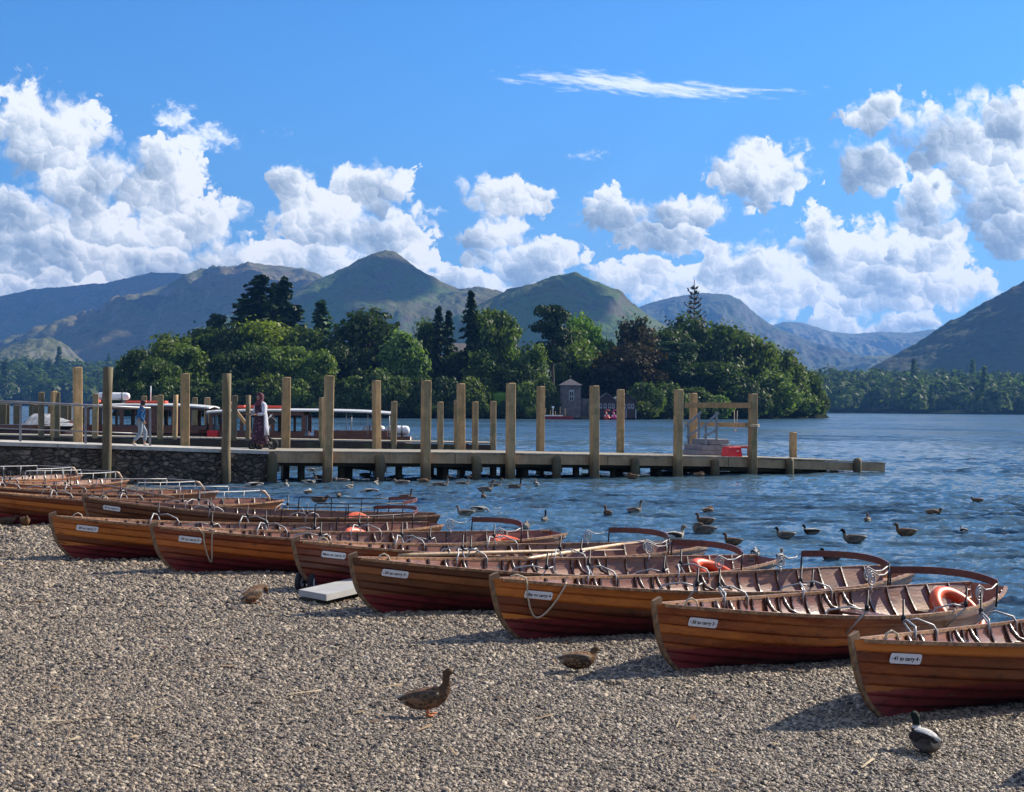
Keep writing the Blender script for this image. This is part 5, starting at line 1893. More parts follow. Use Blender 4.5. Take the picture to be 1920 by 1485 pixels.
for s in (-1, 1):
    o = MB()
    o.tube([(-.28, .22 * s, 1.04), (-.12, .24 * s, .82), (.25, .25 * s, .18)], .016, 6)
    o.tube([(-.30, .25 * s, .14), (.05, .25 * s, .55)], .016, 6)
    o.build("frame", M_PFR, pr)
    for x, r in ((-.32, .14), (.28, .10)):
        o = MB()
        o.tube([(x + r * math.cos(a_), .25 * s, r + r * math.sin(a_) + .0) for a_ in np.linspace(0, 6.283, 21)[:-1]], .022, 6, closed=True, cap=False)
        for k in range(4):
            o.tube([(x, .25 * s, r), (x + r * math.cos(k * 1.57), .25 * s, r + r * math.sin(k * 1.57))], .007, 4)
        o.build("wheel", M_BLK, pr)
o = MB(); o.tube([(-.28, -.23, 1.04), (-.30, 0, 1.05), (-.28, .23, 1.04)], .018, 6); o.build("handle", M_BLK, pr)
o = MB()
o.loft([[Vector((x, y_ * .21, z)) for x, z in ((-.16, .50), (.28, .42), (.34, .55), (-.10, .66), (-.22, .85), (-.26, .82))] for y_ in (-1, 1)], smooth=False)
o.build("seat", M_BEIGE, pr)
o = MB()
o.loft([[Vector((-.16 + .30 * math.cos(a_), y_, .68 + .30 * math.sin(a_))) for a_ in np.linspace(R(20), R(150), 10)] + [Vector((-.18, y_, .70))] for y_ in (-.22, .22)], smooth=False)
o.build("hood", M_BLK, pr)
o = MB(); o.box((-.05, 0, .26), (.5, .4, .16), None, 0, .03); o.build("basket", M_BLK, pr)

# ---------------------------------------------------------------- wooded island: trees, boathouse
def leaf_mat(name, a, e, trans=.48):
    m_, T, b = new_mat(name)
    T.n.remove(b)
    out = T.n['Material Output']
    oc = T.new('ShaderNodeObjectInfo')
    lf = T.new('ShaderNodeAttribute', attribute_name='leaf').outputs['Fac']
    tc = T.new('ShaderNodeTexCoord').outputs['Object']
    n = T.noise(T.vec('ADD', tc, T.comb(T.math('MULTIPLY', oc.outputs['Random'], 9), 0.0, 0.0)), 5.0, 3, .6)
    col = T.mix(T.math('ADD', T.math('MULTIPLY', lf, .65), T.math('MULTIPLY', T.math('SUBTRACT', n, .5), .9), clamp=True), a, e)
    col = T.mix(1.0, col, oc.outputs['Color'], 'MULTIPLY')
    d = T.new('ShaderNodeBsdfDiffuse'); T.put(d.inputs[0], col)
    t = T.new('ShaderNodeBsdfTranslucent'); T.put(t.inputs[0], T.mix(1.0, col, (1.0, 1.08, .55), 'MULTIPLY'))
    g = T.new('ShaderNodeBsdfGlossy'); g.inputs['Roughness'].default_value = .5; T.put(g.inputs[0], (.35, .35, .33))
    mx = T.new('ShaderNodeMixShader'); mx.inputs[0].default_value = trans
    T.l.new(d.outputs[0], mx.inputs[1]); T.l.new(t.outputs[0], mx.inputs[2])
    m2 = T.new('ShaderNodeMixShader'); m2.inputs[0].default_value = .05
    T.l.new(mx.outputs[0], m2.inputs[1]); T.l.new(g.outputs[0], m2.inputs[2])
    T.l.new(m2.outputs[0], out.inputs[0])
    return m_


M_LEAF = leaf_mat("broad_leaves", (.034, .064, .018), (.155, .215, .055))
M_NEEDLE = leaf_mat("conifer_needles", (.016, .040, .018), (.065, .105, .042), .15)
M_BARK = simple_mat("tree_bark", (.10, .075, .055), .95, var=.4, scale=3, bump=.05)


def quads_at(c, n, size, rs, aspect=1.0):
    """leaf faces at points c facing roughly along n"""
    N = len(c)
    n = n / np.maximum(np.linalg.norm(n, axis=1, keepdims=True), 1e-6)
    r = rs.normal(size=(N, 3))
    t = np.cross(n, r); t /= np.maximum(np.linalg.norm(t, axis=1, keepdims=True), 1e-6)
    e = np.cross(n, t)
    s = size[:, None] if np.ndim(size) else np.full((N, 1), size)
    a, q = t * s, e * s * aspect
    k = rs.uniform(.55, 1.1, (N, 4, 1))
    v = np.stack([c + (-a - q) * k[:, 0], c + (a - q * .7) * k[:, 1], c + (a * .8 + q) * k[:, 2], c + (-a + q) * k[:, 3]], 1)
    return v.reshape(-1, 3)


def leaves_obj(v, name, mat, parent, rs, shade=None):
    q = np.arange(len(v)).reshape(-1, 4)
    o = quad_mesh(name, v, q, (mat,), parent)
    at_ = o.data.attributes.new('leaf', 'FLOAT', 'FACE')
    at_.data.foreach_set('value', (rs.uniform(0, 1, len(q)) if shade is None else shade).astype(np.float32))
    return o


def broad(seed, clumps=40, per=210, rx=.38, rz=.42, zc=.56, cr=(.06, .165), leaf=.021, trunk=.18, droop=0.0, sparse=1.0, stems=1):
    """crown + trunk of a broadleaf tree one unit tall"""
    rs = np.random.RandomState(seed)
    vs, sh = [], []
    cents = []
    tries = 0
    while len(cents) < clumps and tries < 4000:
        tries += 1
        d = rs.normal(size=3); d /= np.linalg.norm(d)
        k = rs.uniform(.25, 1) ** .5
        p = np.array([d[0] * rx * k, d[1] * rx * k, zc + d[2] * rz * k])
        p[:2] *= (1 - .35 * max(0, (p[2] - zc) / rz)) * (1 + .12 * rs.normal())
        r = rs.uniform(*cr)
        if p[2] + r > 1.0: p[2] = 1.0 - r * rs.uniform(.8, 1.4)
        if p[2] - r < .04: p[2] = .04 + r
        if all(np.linalg.norm(p - c_) > .42 * (r + r2) for c_, r2 in cents):
            cents.append((p, r))
    for p, r in cents:
        n = int(per * (r / .13) ** 2 * sparse)
        d = rs.normal(size=(n, 3)); d /= np.linalg.norm(d, axis=1, keepdims=True)
        k = rs.uniform(.35, 1.08, (n, 1)) ** .6
        lump = 1 + .32 * np.sin(d[:, :1] * 9 + seed + p[0] * 40) * np.sin(d[:, 1:2] * 8 + 1 + p[1] * 30) + .15 * rs.normal(size=(n, 1)) + .35 * (rs.uniform(size=(n, 1)) < .06)
        c = p + d * r * k * lump * np.array([1.1, 1.1, .85])
        if droop:
            c[:, 2] -= droop * rs.uniform(0, 1, n) ** 2 * r * 3
        nn = d + rs.normal(size=(n, 3)) * .55 + np.array([0, 0, .35])
        vs.append(quads_at(c, nn, leaf * rs.uniform(.6, 1.35, n), rs, 1.0 if not droop else 1.8))
        sh.append(np.clip(rs.uniform(.1, .9) * .5 + rs.uniform(0, .5, n), 0, 1))
    v = np.concatenate(vs)
    v[:, 2] = np.maximum(v[:, 2], .01)
    tr = MB()
    for s_ in range(stems):
        ang = rs.uniform(0, 6.28)
        tr.tube([(0, 0, -.03), (.01, 0, .12), (.0 + .03 * math.cos(ang), .03 * math.sin(ang), .3), (.04 * math.cos(ang), .04 * math.sin(ang), .55), (.05 * math.cos(ang), .05 * math.sin(ang), .8)], [trunk * .16, trunk * .12, trunk * .10, trunk * .07, trunk * .02], 8)
    for p, r in cents[::2]:
        z0 = max(.12, p[2] * .55)
        tr.tube([(0.01, 0, z0), (p[0] * .5, p[1] * .5, (z0 + p[2]) / 2 + .02), tuple(p)], [trunk * .06, trunk * .04, trunk * .012], 5)
    return v, np.concatenate(sh), tr


def fir(seed, r=.2, levels=30, taper=.95, droop=.35, bare=.04, gaps=0.15, leaf=.020, top_flat=0.0):
    rs = np.random.RandomState(seed)
    vs, sh = [], []
    tr = MB()
    tr.tube([(0, 0, -.02), (0, 0, .3), (0, 0, .7), (0, 0, 1.0)], [.020, .016, .009, .002], 8)
    for i in range(levels):
        z = bare + (1 - bare) * (i + rs.uniform(-.3, .3)) / levels
        L_ = r * (1 - (z - bare) / (1 - bare)) ** taper * rs.uniform(.78, 1.15) + .012
        for b_ in range(rs.randint(7, 11)):
            if rs.uniform() < gaps: continue
            a = rs.uniform(0, 6.28)
            l = L_ * rs.uniform(.65, 1.15)
            n = max(5, int(l / r * 20))
            t = np.linspace(.12, 1, n)
            c = np.stack([np.cos(a) * l * t, np.sin(a) * l * t, z - droop * l * t ** 1.6 + .10 * l * t], 1) + rs.normal(size=(n, 3)) * .007
            nn = np.stack([np.cos(a) * .3 * np.ones(n), np.sin(a) * .3 * np.ones(n), np.ones(n)], 1) + rs.normal(size=(n, 3)) * .45
            vs.append(quads_at(c, nn, leaf * rs.uniform(.7, 1.5, n) * (1.2 - .5 * t), rs, 1.2))
            sh.append(rs.uniform(0, .6) + .4 * t)
    return np.concatenate(vs), np.clip(np.concatenate(sh), 0, 1), tr


def scots(seed):
    rs = np.random.RandomState(seed)
    vs, sh = [], []
    tr = MB()
    tr.tube([(0, 0, -.02), (.012, 0, .3), (-.01, 0, .6), (.01, .01, .9)], [.022, .018, .014, .006], 8)
    for i in range(17):
        z = rs.uniform(.46, .97)
        rr = .19 * (1.05 - abs(z - .72) * 1.5)
        a = rs.uniform(0, 6.28)
        p = np.array([math.cos(a) * rr * rs.uniform(.2, 1), math.sin(a) * rr * rs.uniform(.2, 1), z])
        r = rs.uniform(.07, .12)
        n = 230
        d = rs.normal(size=(n, 3)); d /= np.linalg.norm(d, axis=1, keepdims=True)
        c = p + d * r * (rs.uniform(.3, 1.1, (n, 1)) ** .6) * np.array([1.25, 1.25, .5])
        vs.append(quads_at(c, d + np.array([0, 0, .6]) + rs.normal(size=(n, 3)) * .5, .015 * rs.uniform(.7, 1.3, n), rs))
        sh.append(rs.uniform(0, 1, n))
        tr.tube([(0, 0, z - .08), tuple(p)], [.008, .003], 5)
    return np.concatenate(vs), np.concatenate(sh), tr


def thin_conifer(seed):
    rs = np.random.RandomState(seed)
    vs, sh = [], []
    tr = MB()
    tr.tube([(0, 0, -.02), (0, 0, .5), (0, 0, 1)], [.016, .011, .003], 7)
    for i in range(15):
        z = .40 + .58 * i / 15
        L_ = .17 * (1.02 - z) / .6 + .025
        for b_ in range(5):
            a = b_ * 1.256 + i * 1.1 + rs.normal() * .2
            l = L_ * rs.uniform(.5, 1.25)
            path = [(math.cos(a) * l * t, math.sin(a) * l * t, z - .02 + .5 * l * t * t) for t in (0, .5, 1)]
            tr.tube(path, [.006, .004, .003], 4)
            n = 5
            t = rs.uniform(.45, 1, n)
            c = np.stack([np.cos(a) * l * t, np.sin(a) * l * t, z - .02 + .5 * l * t * t], 1) + rs.normal(size=(n, 3)) * .005
            vs.append(quads_at(c, rs.normal(size=(n, 3)) + np.array([0, 0, .6]), 
                .0075 * rs.uniform(.6, 1.3, n), rs, 1.3))
            sh.append(rs.uniform(0, 1, n))
    return np.concatenate(vs), np.concatenate(sh), tr


KIND = {
    'round': (broad(31), .42, M_LEAF), 'round2': (broad(32, clumps=48, cr=(.055, .145)), .42, M_LEAF), 'round3': (broad(33, clumps=32, cr=(.08, .19), rz=.38), .45, M_LEAF),
    'tall': (broad(34, clumps=30, rx=.27, rz=.44, zc=.54, cr=(.08, .14)), .33, M_LEAF), 'willow': (broad(35, clumps=34, droop=.5, cr=(.08, .14), leaf=.017), .42, M_LEAF),
    'sparse': (broad(36, clumps=22, rx=.30, rz=.40, zc=.55, cr=(.06, .11), sparse=.55, leaf=.017), .34, M_LEAF),
    'bush': (broad(37, clumps=26, rx=.62, rz=.42, zc=.42, cr=(.17, .28), leaf=.040, per=170), .78, M_LEAF), 'bush2': (broad(38, clumps=30, rx=.60, rz=.46, zc=.42, cr=(.14, .24), leaf=.036, per=190), .75, M_LEAF),
    'fir': (fir(41, taper=.72), .2, M_NEEDLE), 'fir2': (fir(42, r=.25, levels=34, gaps=.15, droop=.22, taper=.62), .25, M_NEEDLE), 'pine': (scots(43), .26, M_NEEDLE), 'loose_pine': (fir(45, r=.24, levels=18, gaps=.28, droop=.1, taper=.6, bare=.2, leaf=.032), .22, M_NEEDLE), 'thin': (thin_conifer(44), .17, M_NEEDLE),
}
_proto = {}
TREE_G = "trees of the wooded island"
ISL_Y = lambda px: float(np.interp(px, [200, 1000, 1200, 1400, 1560], [300, 310, 318, 365, 430]))


def ground_i(dy):
    return 1.0 + min(3.0, dy * .05)


def tree(px, top, hw, kind, tone, dy, label, group=TREE_G, name=None, base=None):
    y = ISL_Y(px) + dy
    g = ground_i(dy) if base is None else base
    p = at_y(px, top, y)
    h = p.z - g
    (v, sh, tr), r0, mat = KIND[kind]
    nm = name or ('conifer_tree' if mat is M_NEEDLE else ('shore_bush' if kind.startswith('bush') else 'broadleaf_tree'))
    root = empty(nm, (p.x, y, g), random.uniform(0, 6.28), label, "bush" if kind.startswith('bush') else "tree", group)
    w = hw / FPX * y / r0
    root.scale = (w, w, h)
    key = kind
    if key not in _proto:
        c = leaves_obj(v, "crown", mat, root, np.random.RandomState(1), sh)
        t = tr.build("trunk", M_BARK, root)
        _proto[key] = (c, t)
        c.color = (*tone, 1)
    else:
        for src in _proto[key]:
            o = src.copy()
            COL.objects.link(o)
            o.parent = root
            if src is _proto[key][0]:
                o.color = (*tone, 1)
    return root


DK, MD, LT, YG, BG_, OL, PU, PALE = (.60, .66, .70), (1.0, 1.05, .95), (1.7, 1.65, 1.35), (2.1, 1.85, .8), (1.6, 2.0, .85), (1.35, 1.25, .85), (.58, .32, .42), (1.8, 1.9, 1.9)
TREES = [
    # conifers and tall crowns that show against the fells
    (487, 513, 84, 'fir2', DK, 40, "tallest dark conifer of the clump rising over the launches"),
    (514, 528, 54, 'fir2', DK, 48, "ragged dark pine in the middle of the tall conifer clump"),
    (534, 517, 56, 'fir2', DK, 44, "narrow dark pine on the inner side of the tall conifer clump"),
    (458, 558, 80, 'fir2', DK, 46, "lower dark conifer spreading on the outer side of the tall clump"),
    (554, 570, 66, 'fir2', DK, 44, "shorter dark conifer under the inner side of the tall clump"),
    (405, 588, 26, 'pine', DK, 40, "small dark pine head poking out beside the long fell slope"),
    (603, 562, 52, 'fir', PALE, 52, "pale grey green larch between the conifer clump and the big dark oak"),
    (883, 544, 36, 'fir', DK, 20, "tall slender dark spire of a fir at the island's middle"),
    (823, 574, 32, 'fir', DK, 28, "first of two narrow dark firs side by side"),
    (841, 582, 32, 'fir', DK, 30, "second, slightly lower of the two narrow dark firs side by side"),
    (1036, 572, 46, 'pine', (.8, .8, .7), 12, "scots pine with flat dark head and long bare reddish trunk"),
    (1302, 524, 36, 'thin', DK, 42, "skeletal thin conifer sticking up high above the dark crowns"),
    (1258, 640, 62, 'pine', MD, 10, "dark spreading pine on the shore beyond the boathouse"),
    # big crowns
    (318, 622, 62, 'round', OL, 24, "olive green crown sloping down towards the far wooded shore"),
    (350, 640, 48, 'tall', LT, 14, "light green upright crown third from the island's launch end"),
    (392, 606, 60, 'round2', MD, 34, "mid green dome below the small dark pine head"),
    (440, 600, 56, 'round3', DK, 30, "dark dome just under the tall conifer clump"),
    (500, 590, 68, 'round2', YG, 30, "yellow green crown glowing in front of the tall conifers"),
    (566, 606, 56, 'round', MD, 28, "mid green dome below the pale larch"),
    (690, 576, 92, 'round', (.48, .55, .50), 24, "huge dark spreading oak filling the island's centre"),
    (756, 612, 52, 'willow', PALE, 10, "pale drooping willow leaning off the huge dark oak"),
    (800, 590, 34, 'tall', MD, 30, "green crown squeezed beside the two narrow firs"),
    (925, 566, 54, 'round2', MD, 22, "full mid green crown next to the slender fir spire"),
    (968, 600, 30, 'sparse', PALE, 16, "thin airy pale tree with sky showing through"),
    (1000, 636, 34, 'tall', LT, 6, "light green leaning tree before the scots pine"),
    (1092, 580, 44, 'round3', BG_, 36, "vivid lime green crown highest beside the scots pine"),
    (1072, 612, 54, 'round', LT, 24, "broad light green crown below the vivid lime one"),
    (1128, 628, 44, 'round2', MD, 36, "mid green crown between the lime one and the copper beech"),
    (1196, 590, 48, 'round', PU, 36, "purple brown head of the copper beech"),
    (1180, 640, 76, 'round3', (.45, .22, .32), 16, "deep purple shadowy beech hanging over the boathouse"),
    (1252, 606, 56, 'round2', DK, 32, "dark crown between copper beech and skeletal conifer"),
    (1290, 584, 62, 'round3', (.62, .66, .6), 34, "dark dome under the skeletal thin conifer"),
    (1345, 600, 66, 'round', MD, 26, "mid green dome right of the skeletal conifer's foot".replace("right of", "beyond")),
    (1395, 612, 60, 'round2', OL, 20, "olive dome high on the island's outer shoulder"),
    (1440, 640, 44, 'round3', MD, 24, "rounded crown stepping down on the outer shoulder"),
    (1472, 652, 44, 'round', OL, 8, "last big rounded crown before the island's outer tip"),
    (1440, 690, 62, 'willow', LT, -6, "broad light grey green willow low near the outer tip"),
    (1510, 690, 36, 'round2', MD, 4, "small crown behind the outermost olive bush"),
    (865, 652, 40, 'round2', DK, 26, "dark crown filling the dip before the slender fir spire"),
    (258, 646, 34, 'tall', DK, 10, "narrow dark tree at the launch end of the island"),
    (234, 664, 26, 'tall', MD, 14, "outermost narrow tree at the launch end of the island"),
    (640, 640, 50, 'round3', DK, 14, "dark rounded crown at the huge oak's launch side"),
    (545, 640, 50, 'round2', LT, 8, "pale topped crown under the yellow green one"),
    (478, 640, 44, 'round', MD, 10, "mid green crown low below the tall conifers"),
    (300, 668, 46, 'round3', MD, 2, "bushy crown on the shore behind the white raft canister"),
    (425, 655, 44, 'tall', DK, 8, "dark upright crown standing over the woman's head height"),
    (596, 650, 44, 'willow', LT, 2, "light feathery crown behind the square post by the pram"),
    (908, 650, 40, 'tall', MD, 4, "upright green crown at the foot of the slender spire"),
    (968, 668, 44, 'round2', DK, 4, "dark crown beside the bright lawn patch"),
    (1335, 672, 60, 'round2', (.6, .7, .62), 8, "dark crown behind the boarding steps and gate"),
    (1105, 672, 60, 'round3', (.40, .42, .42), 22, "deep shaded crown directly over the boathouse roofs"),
]
for a in TREES:
    tree(*a)
# the shore fringe
fr = [(228, 712, 26), (262, 712, 34), (318, 706, 40), (372, 704, 44), (420, 712, 42), (462, 706, 44), (512, 700, 46), (560, 706, 44), (610, 706, 46), (660, 700, 50), (705, 690, 46), (748, 700, 44), (792, 706, 40), (836, 702, 40), (880, 706, 40), (985, 712, 40), (1022, 706, 30), (1210, 712, 40), (1250, 716, 44), (1300, 722, 44), (1390, 700, 46), (1490, 716, 44), (1531, 724, 24)]
words_n = ["first", "second", "third", "fourth", "fifth", "sixth", "seventh", "eighth", "ninth", "tenth", "eleventh", "twelfth", "thirteenth", "fourteenth", "fifteenth", "sixteenth", "seventeenth", "eighteenth", "nineteenth", "twentieth", "twenty first", "twenty second", "twenty third"]
tones = [DK, MD, OL, MD, DK, LT, MD, DK]
for i, (px, ty, hw) in enumerate(fr):
    tree(px, ty, hw, ('bush', 'bush2')[i % 2], OL if px > 1520 else (LT if px > 1480 else tones[(i * 3) % 8]), -3, "large leafy bush at the island waterline, %s from the launch end" % words_n[i], "large bushes along the island waterline")
lo = [(245, 752, 26), (300, 750, 30), (352, 752, 26), (404, 748, 30), (452, 752, 28), (500, 748, 30), (552, 752, 28), (604, 748, 32), (655, 746, 30), (704, 746, 30), (752, 742, 34), (805, 748, 30), (856, 744, 32), (905, 752, 24), (955, 748, 28), (998, 752, 22), (1204, 750, 30), (1250, 752, 30), (1345, 738, 34), (1300, 752, 28), (1402, 748, 34), (1450, 748, 32), (1500, 752, 26)]
for i, (px, ty, hw) in enumerate(lo):
    tree(px, ty, hw, ('bush2', 'bush')[i % 2], tones[(i * 5 + 2) % 8] if px != 1345 else PALE, -6, "low overhanging shore bush, %s from the launch end of the island" % words_n[i], "low bushes overhanging the island shore", base=.2)

# island ground
m_isl, T, b = new_mat("island_earth")
tc = T.new('ShaderNodeTexCoord').outputs['Object']
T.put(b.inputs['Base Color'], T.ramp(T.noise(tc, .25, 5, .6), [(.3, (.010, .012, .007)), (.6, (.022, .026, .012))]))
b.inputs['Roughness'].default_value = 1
b.inputs['Specular IOR Level'].default_value = 0
pxs = np.linspace(205, 1556, 90)
rowsI = np.linspace(0, 1, 16)
gx, gy, gz = [], [], []
for t in rowsI:
    rx_, ry_, rz_ = [], [], []
    for px in pxs:
        y0 = ISL_Y(px) - 4
        endf = min(1, (px - 205) / 60, (1556 - px) / 40)
        y = y0 + t * (20 + 85 * max(0, endf))
        p = at_y(px, 780, y)
        rx_.append(p.x); ry_.append(y)
        rz_.append(-.4 + (1.4 * min(1, t * 14) + 3.0 * math.sin(math.pi * min(1, t)) ** 1.2) * max(0, endf) ** .5 + .25 * math.sin(px * .3 + t * 20))
    gx.append(rx_); gy.append(ry_); gz.append(rz_)
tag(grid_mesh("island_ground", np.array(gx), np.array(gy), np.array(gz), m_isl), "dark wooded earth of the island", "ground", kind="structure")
M_LAWN = simple_mat("bright_lawn", (.12, .26, .03), .95, var=.2, scale=.6)  # plain bright green grass colour
o = MB()
c0 = at_y(935, 735, ISL_Y(935) + 4)
o.loft([[Vector((c0.x + (3.4 + .5 * math.sin(3 * a_)) * math.cos(a_) * k_, c0.y + 4.5 * math.sin(a_) * k_, c0.z + dz_ + .09 * 4.5 * math.sin(a_) * k_)) for a_ in np.linspace(0, 6.283, 25)[:-1]] for k_, dz_ in ((1.3, -4), (1.02, -.3), (1.0, 0), (.5, .25))])
tag(o.build("island_lawn", M_LAWN), "bright patch of lawn between the island trees", "grass", kind="structure")

# boathouse with its little tower
M_STONE = simple_mat("grey_house_stone", (.13, .115, .115), .9, var=.35, scale=1.2, bump=.1)  # walls, roofs and white paint darkened in colour for the trees' shade
M_SLATE = simple_mat("slate_roof", (.10, .09, .10), .7, var=.3, scale=2)
M_DOORD = simple_mat("boathouse_dark_timber", (.035, .026, .024), .8)
M_WPAINT = simple_mat("shaded_white_paint", (.30, .33, .37), .6)
hy = 312.0
hp = at_y(1068, 783, hy)
sx = hy / FPX
bh = empty("boathouse", (hp.x, hy - 4, .3), R(0), "grey stone lakeside boathouse with a square tower and twin gables", "boathouse")
o = MB(); o.box((0, 2, 3.3), (4.2, 4.2, 6.6)); o.box((0, 2, 6.65), (4.6, 4.6, .2)); o.box((5.3, 3.0, 2.0), (6.8, 3.4, 4.0)); o.box((4.8, .9, 1.0), (2.2, .8, 2.9)); o.build("stone_walls", M_STONE, bh)
o = MB()
o.add([(-2.5, -.5, 6.7), (2.5, -.5, 6.7), (2.5, 4.5, 6.7), (-2.5, 4.5, 6.7), (0, 2, 8.1)], [(0, 1, 4), (1, 2, 4), (2, 3, 4), (3, 0, 4), (3, 2, 1, 0)])
o.tube([(0, 2, 8.0), (0, 2, 8.7)], .08, 6)
o.build("tower_roof", M_SLATE, bh)
o = MB(); o.box((.2, -.13, 4.6), (1.0, .06, 2.3)); wn = o.build("window", M_WPAINT, bh)
o = MB(); o.box((.0, -.17, 4.9), (.30, .03, .8)); o.box((.4, -.17, 4.9), (.30, .03, .8)); o.box((.0, -.17, 3.9), (.30, .03, .7)); o.box((.4, -.17, 3.9), (.30, .03, .7)); o.build("pane", M_DOORD, wn)
for k, gx_ in enumerate((7.4, 11.4)):
    o = MB()
    x0, x1, zt, ze = gx_ - 2.0, gx_ + 2.0, 4.9, 3.4
    o.add([(x0, -1, 0), (x1, -1, 0), (x1, -1, ze), (gx_, -1, zt), (x0, -1, ze), (x0, 4, 0), (x1, 4, 0), (x1, 4, ze), (gx_, 4, zt), (x0, 4, ze)], [(0, 1, 2, 3, 4), (9, 8, 7, 6, 5), (0, 4, 9, 5), (1, 6, 7, 2)])
    gb = o.build("boat_bay", M_DOORD, bh)
    o = MB()
    for a_, c_ in (((x0 - .3, ze - .15), (gx_, zt + .12)), ((gx_, zt + .12), (x1 + .3, ze - .15))):
        o.add([(a_[0], -1.4, a_[1]), (c_[0], -1.4, c_[1]), (c_[0], 4.2, c_[1]), (a_[0], 4.2, a_[1]), (a_[0], -1.4, a_[1] + .16), (c_[0], -1.4, c_[1] + .16), (c_[0], 4.2, c_[1] + .16), (a_[0], 4.2, a_[1] + .16)], [(0, 1, 2, 3), (7, 6, 5, 4), (0, 4, 5, 1), (3, 2, 6, 7), (0, 3, 7, 4), (1, 5, 6, 2)])
    o.build("gable_roof", M_SLATE, bh)
    for dx_ in (-1.2, -.3, .6, 1.35):
        o = MB()
        o.box((gx_ + dx_, -1.06, 2.45), (.55, .06, 1.0))
        w_ = o.build("window", M_WPAINT, bh)
        o = MB(); o.box((gx_ + dx_, -1.11, 2.5), (.28, .03, .6)); o.build("pane", M_DOORD, w_)
    for dx_ in (-2.0, 0, 2.0):
        o = MB(); o.box((gx_ + dx_, -1.1, .9), (.2, .2, 1.9)); o.build("bay_post", M_WPAINT, bh)
# house glimpsed through the trees
hh = empty("house", at_y(860, 780, ISL_Y(860) + 50) * 1.0, R(20), "pale walled house glimpsed in a gap beside the slender fir", "house")
hh.location.z = 2
zt = at_y(864, 645, ISL_Y(860) + 50).z - 2
o = MB(); o.box((0, 0, (zt - 1.8) / 2), (6, 5, zt - 1.8)); o.build("wall", simple_mat("pale_render", (.45, .40, .36), .9), hh)
o = MB(); o.add([(-3.3, -2.8, zt - 1.9), (3.3, -2.8, zt - 1.9), (3.3, 2.8, zt - 1.9), (-3.3, 2.8, zt - 1.9), (-1.5, 0, zt + .2), (1.5, 0, zt + .2)], [(0, 1, 5, 4), (1, 2, 5), (2, 3, 4, 5), (3, 0, 4), (3, 2, 1, 0)])
o.build("roof", M_SLATE, hh)
# swan necked pedal boats and a moored red boat with its landing
for px, colr, lab in ((1138, (.62, .06, .03), "orange red swan necked pedal boat by the boathouse"), (1152, (.50, .03, .16), "crimson swan necked pedal boat between two others"), (1164, (.55, .06, .50), "magenta swan necked pedal boat nearest the square post")):
    p = at_z(px, 787, 0); p.y = hy - 9; p.x = at_y(px, 785, p.y).x
    pb = empty("pedal_boat", (p.x, p.y, 0), R(90), lab, "pedal boat", "pedal boats moored by the boathouse")
    mt = simple_mat("pedalo_" + lab.split()[0], colr, .4, var=.1)
    o = MB(); o.loft([[Vector((x, w * math.cos(a_), .35 + .32 * math.sin(a_))) for a_ in np.linspace(0, 6.283, 13)[:-1]] for x, w in ((-1.2, .2), (-1.0, .6), (0, .75), (.8, .6), (1.2, .15))]); o.build("hull", mt, pb)
    o = MB(); o.tube([(-.8, 0, .5), (-1.15, .1, .9), (-1.0, .25, 1.3), (-.8, .35, 1.65), (-.9, .1, 1.95), (-1.1, -.25, 1.9), (-1.15, -.5, 1.75)], [.2, .17, .14, .13, .14, .13, .05], 8); o.build("swan_neck", mt, pb)
    o = MB(); o.box((.3, 0, .75), (.5, 1.0, .4), None, 0, .06); o.build("seat", M_PLATE, pb)
p = at_z(1050, 787, 0); p.y = 300; p.x = at_y(1046, 785, 300).x
mb = empty("moored_boat", (p.x, 300, 0), 0, "low red hulled boat with a white deck moored off the island", "boat")
o = MB(); o.loft([[Vector((x, -w, .62)), Vector((x, -w * .8, -.1)), Vector((x, w * .8, -.1)), Vector((x, w, .62))] for x, w in ((-3, .15), (-2.4, .7), (0, 1.0), (2.6, .9), (3.1, .7))], smooth=False); o.build("hull", simple_mat("red_hull", (.25, .02, .03), .5), mb)
o = MB(); o.box((-.8, 0, .72), (3.6, 1.5, .18)); o.build("deck", M_PLATE, mb)
o = MB(); o.tube([(-1.0, 0, .7), (-1.0, 0, 2.5)], .04, 6); o.box((-1.0, 0, 2.45), (.45, .05, .35)); o.build("pole_sign", M_PLATE, mb)
il = empty("island_landing", (at_y(1000, 785, 303).x, 303, 0), 0, "small dark landing stage with thin posts beside the moored red boat", "landing stage")
o = MB(); o.box((0, 0, .75), (7.0, 1.4, .16)); o.build("deck", M_DARKB, il)
for k in range(11):
    o = MB(); x = -3.4 + k * .98; o.tube([(x, (k % 2) * .9 - .4, -.5), (x, (k % 2) * .9 - .4, 1.6 + .3 * ((k * 7) % 4))], .05, 5); o.build("thin_post", M_POST, il)

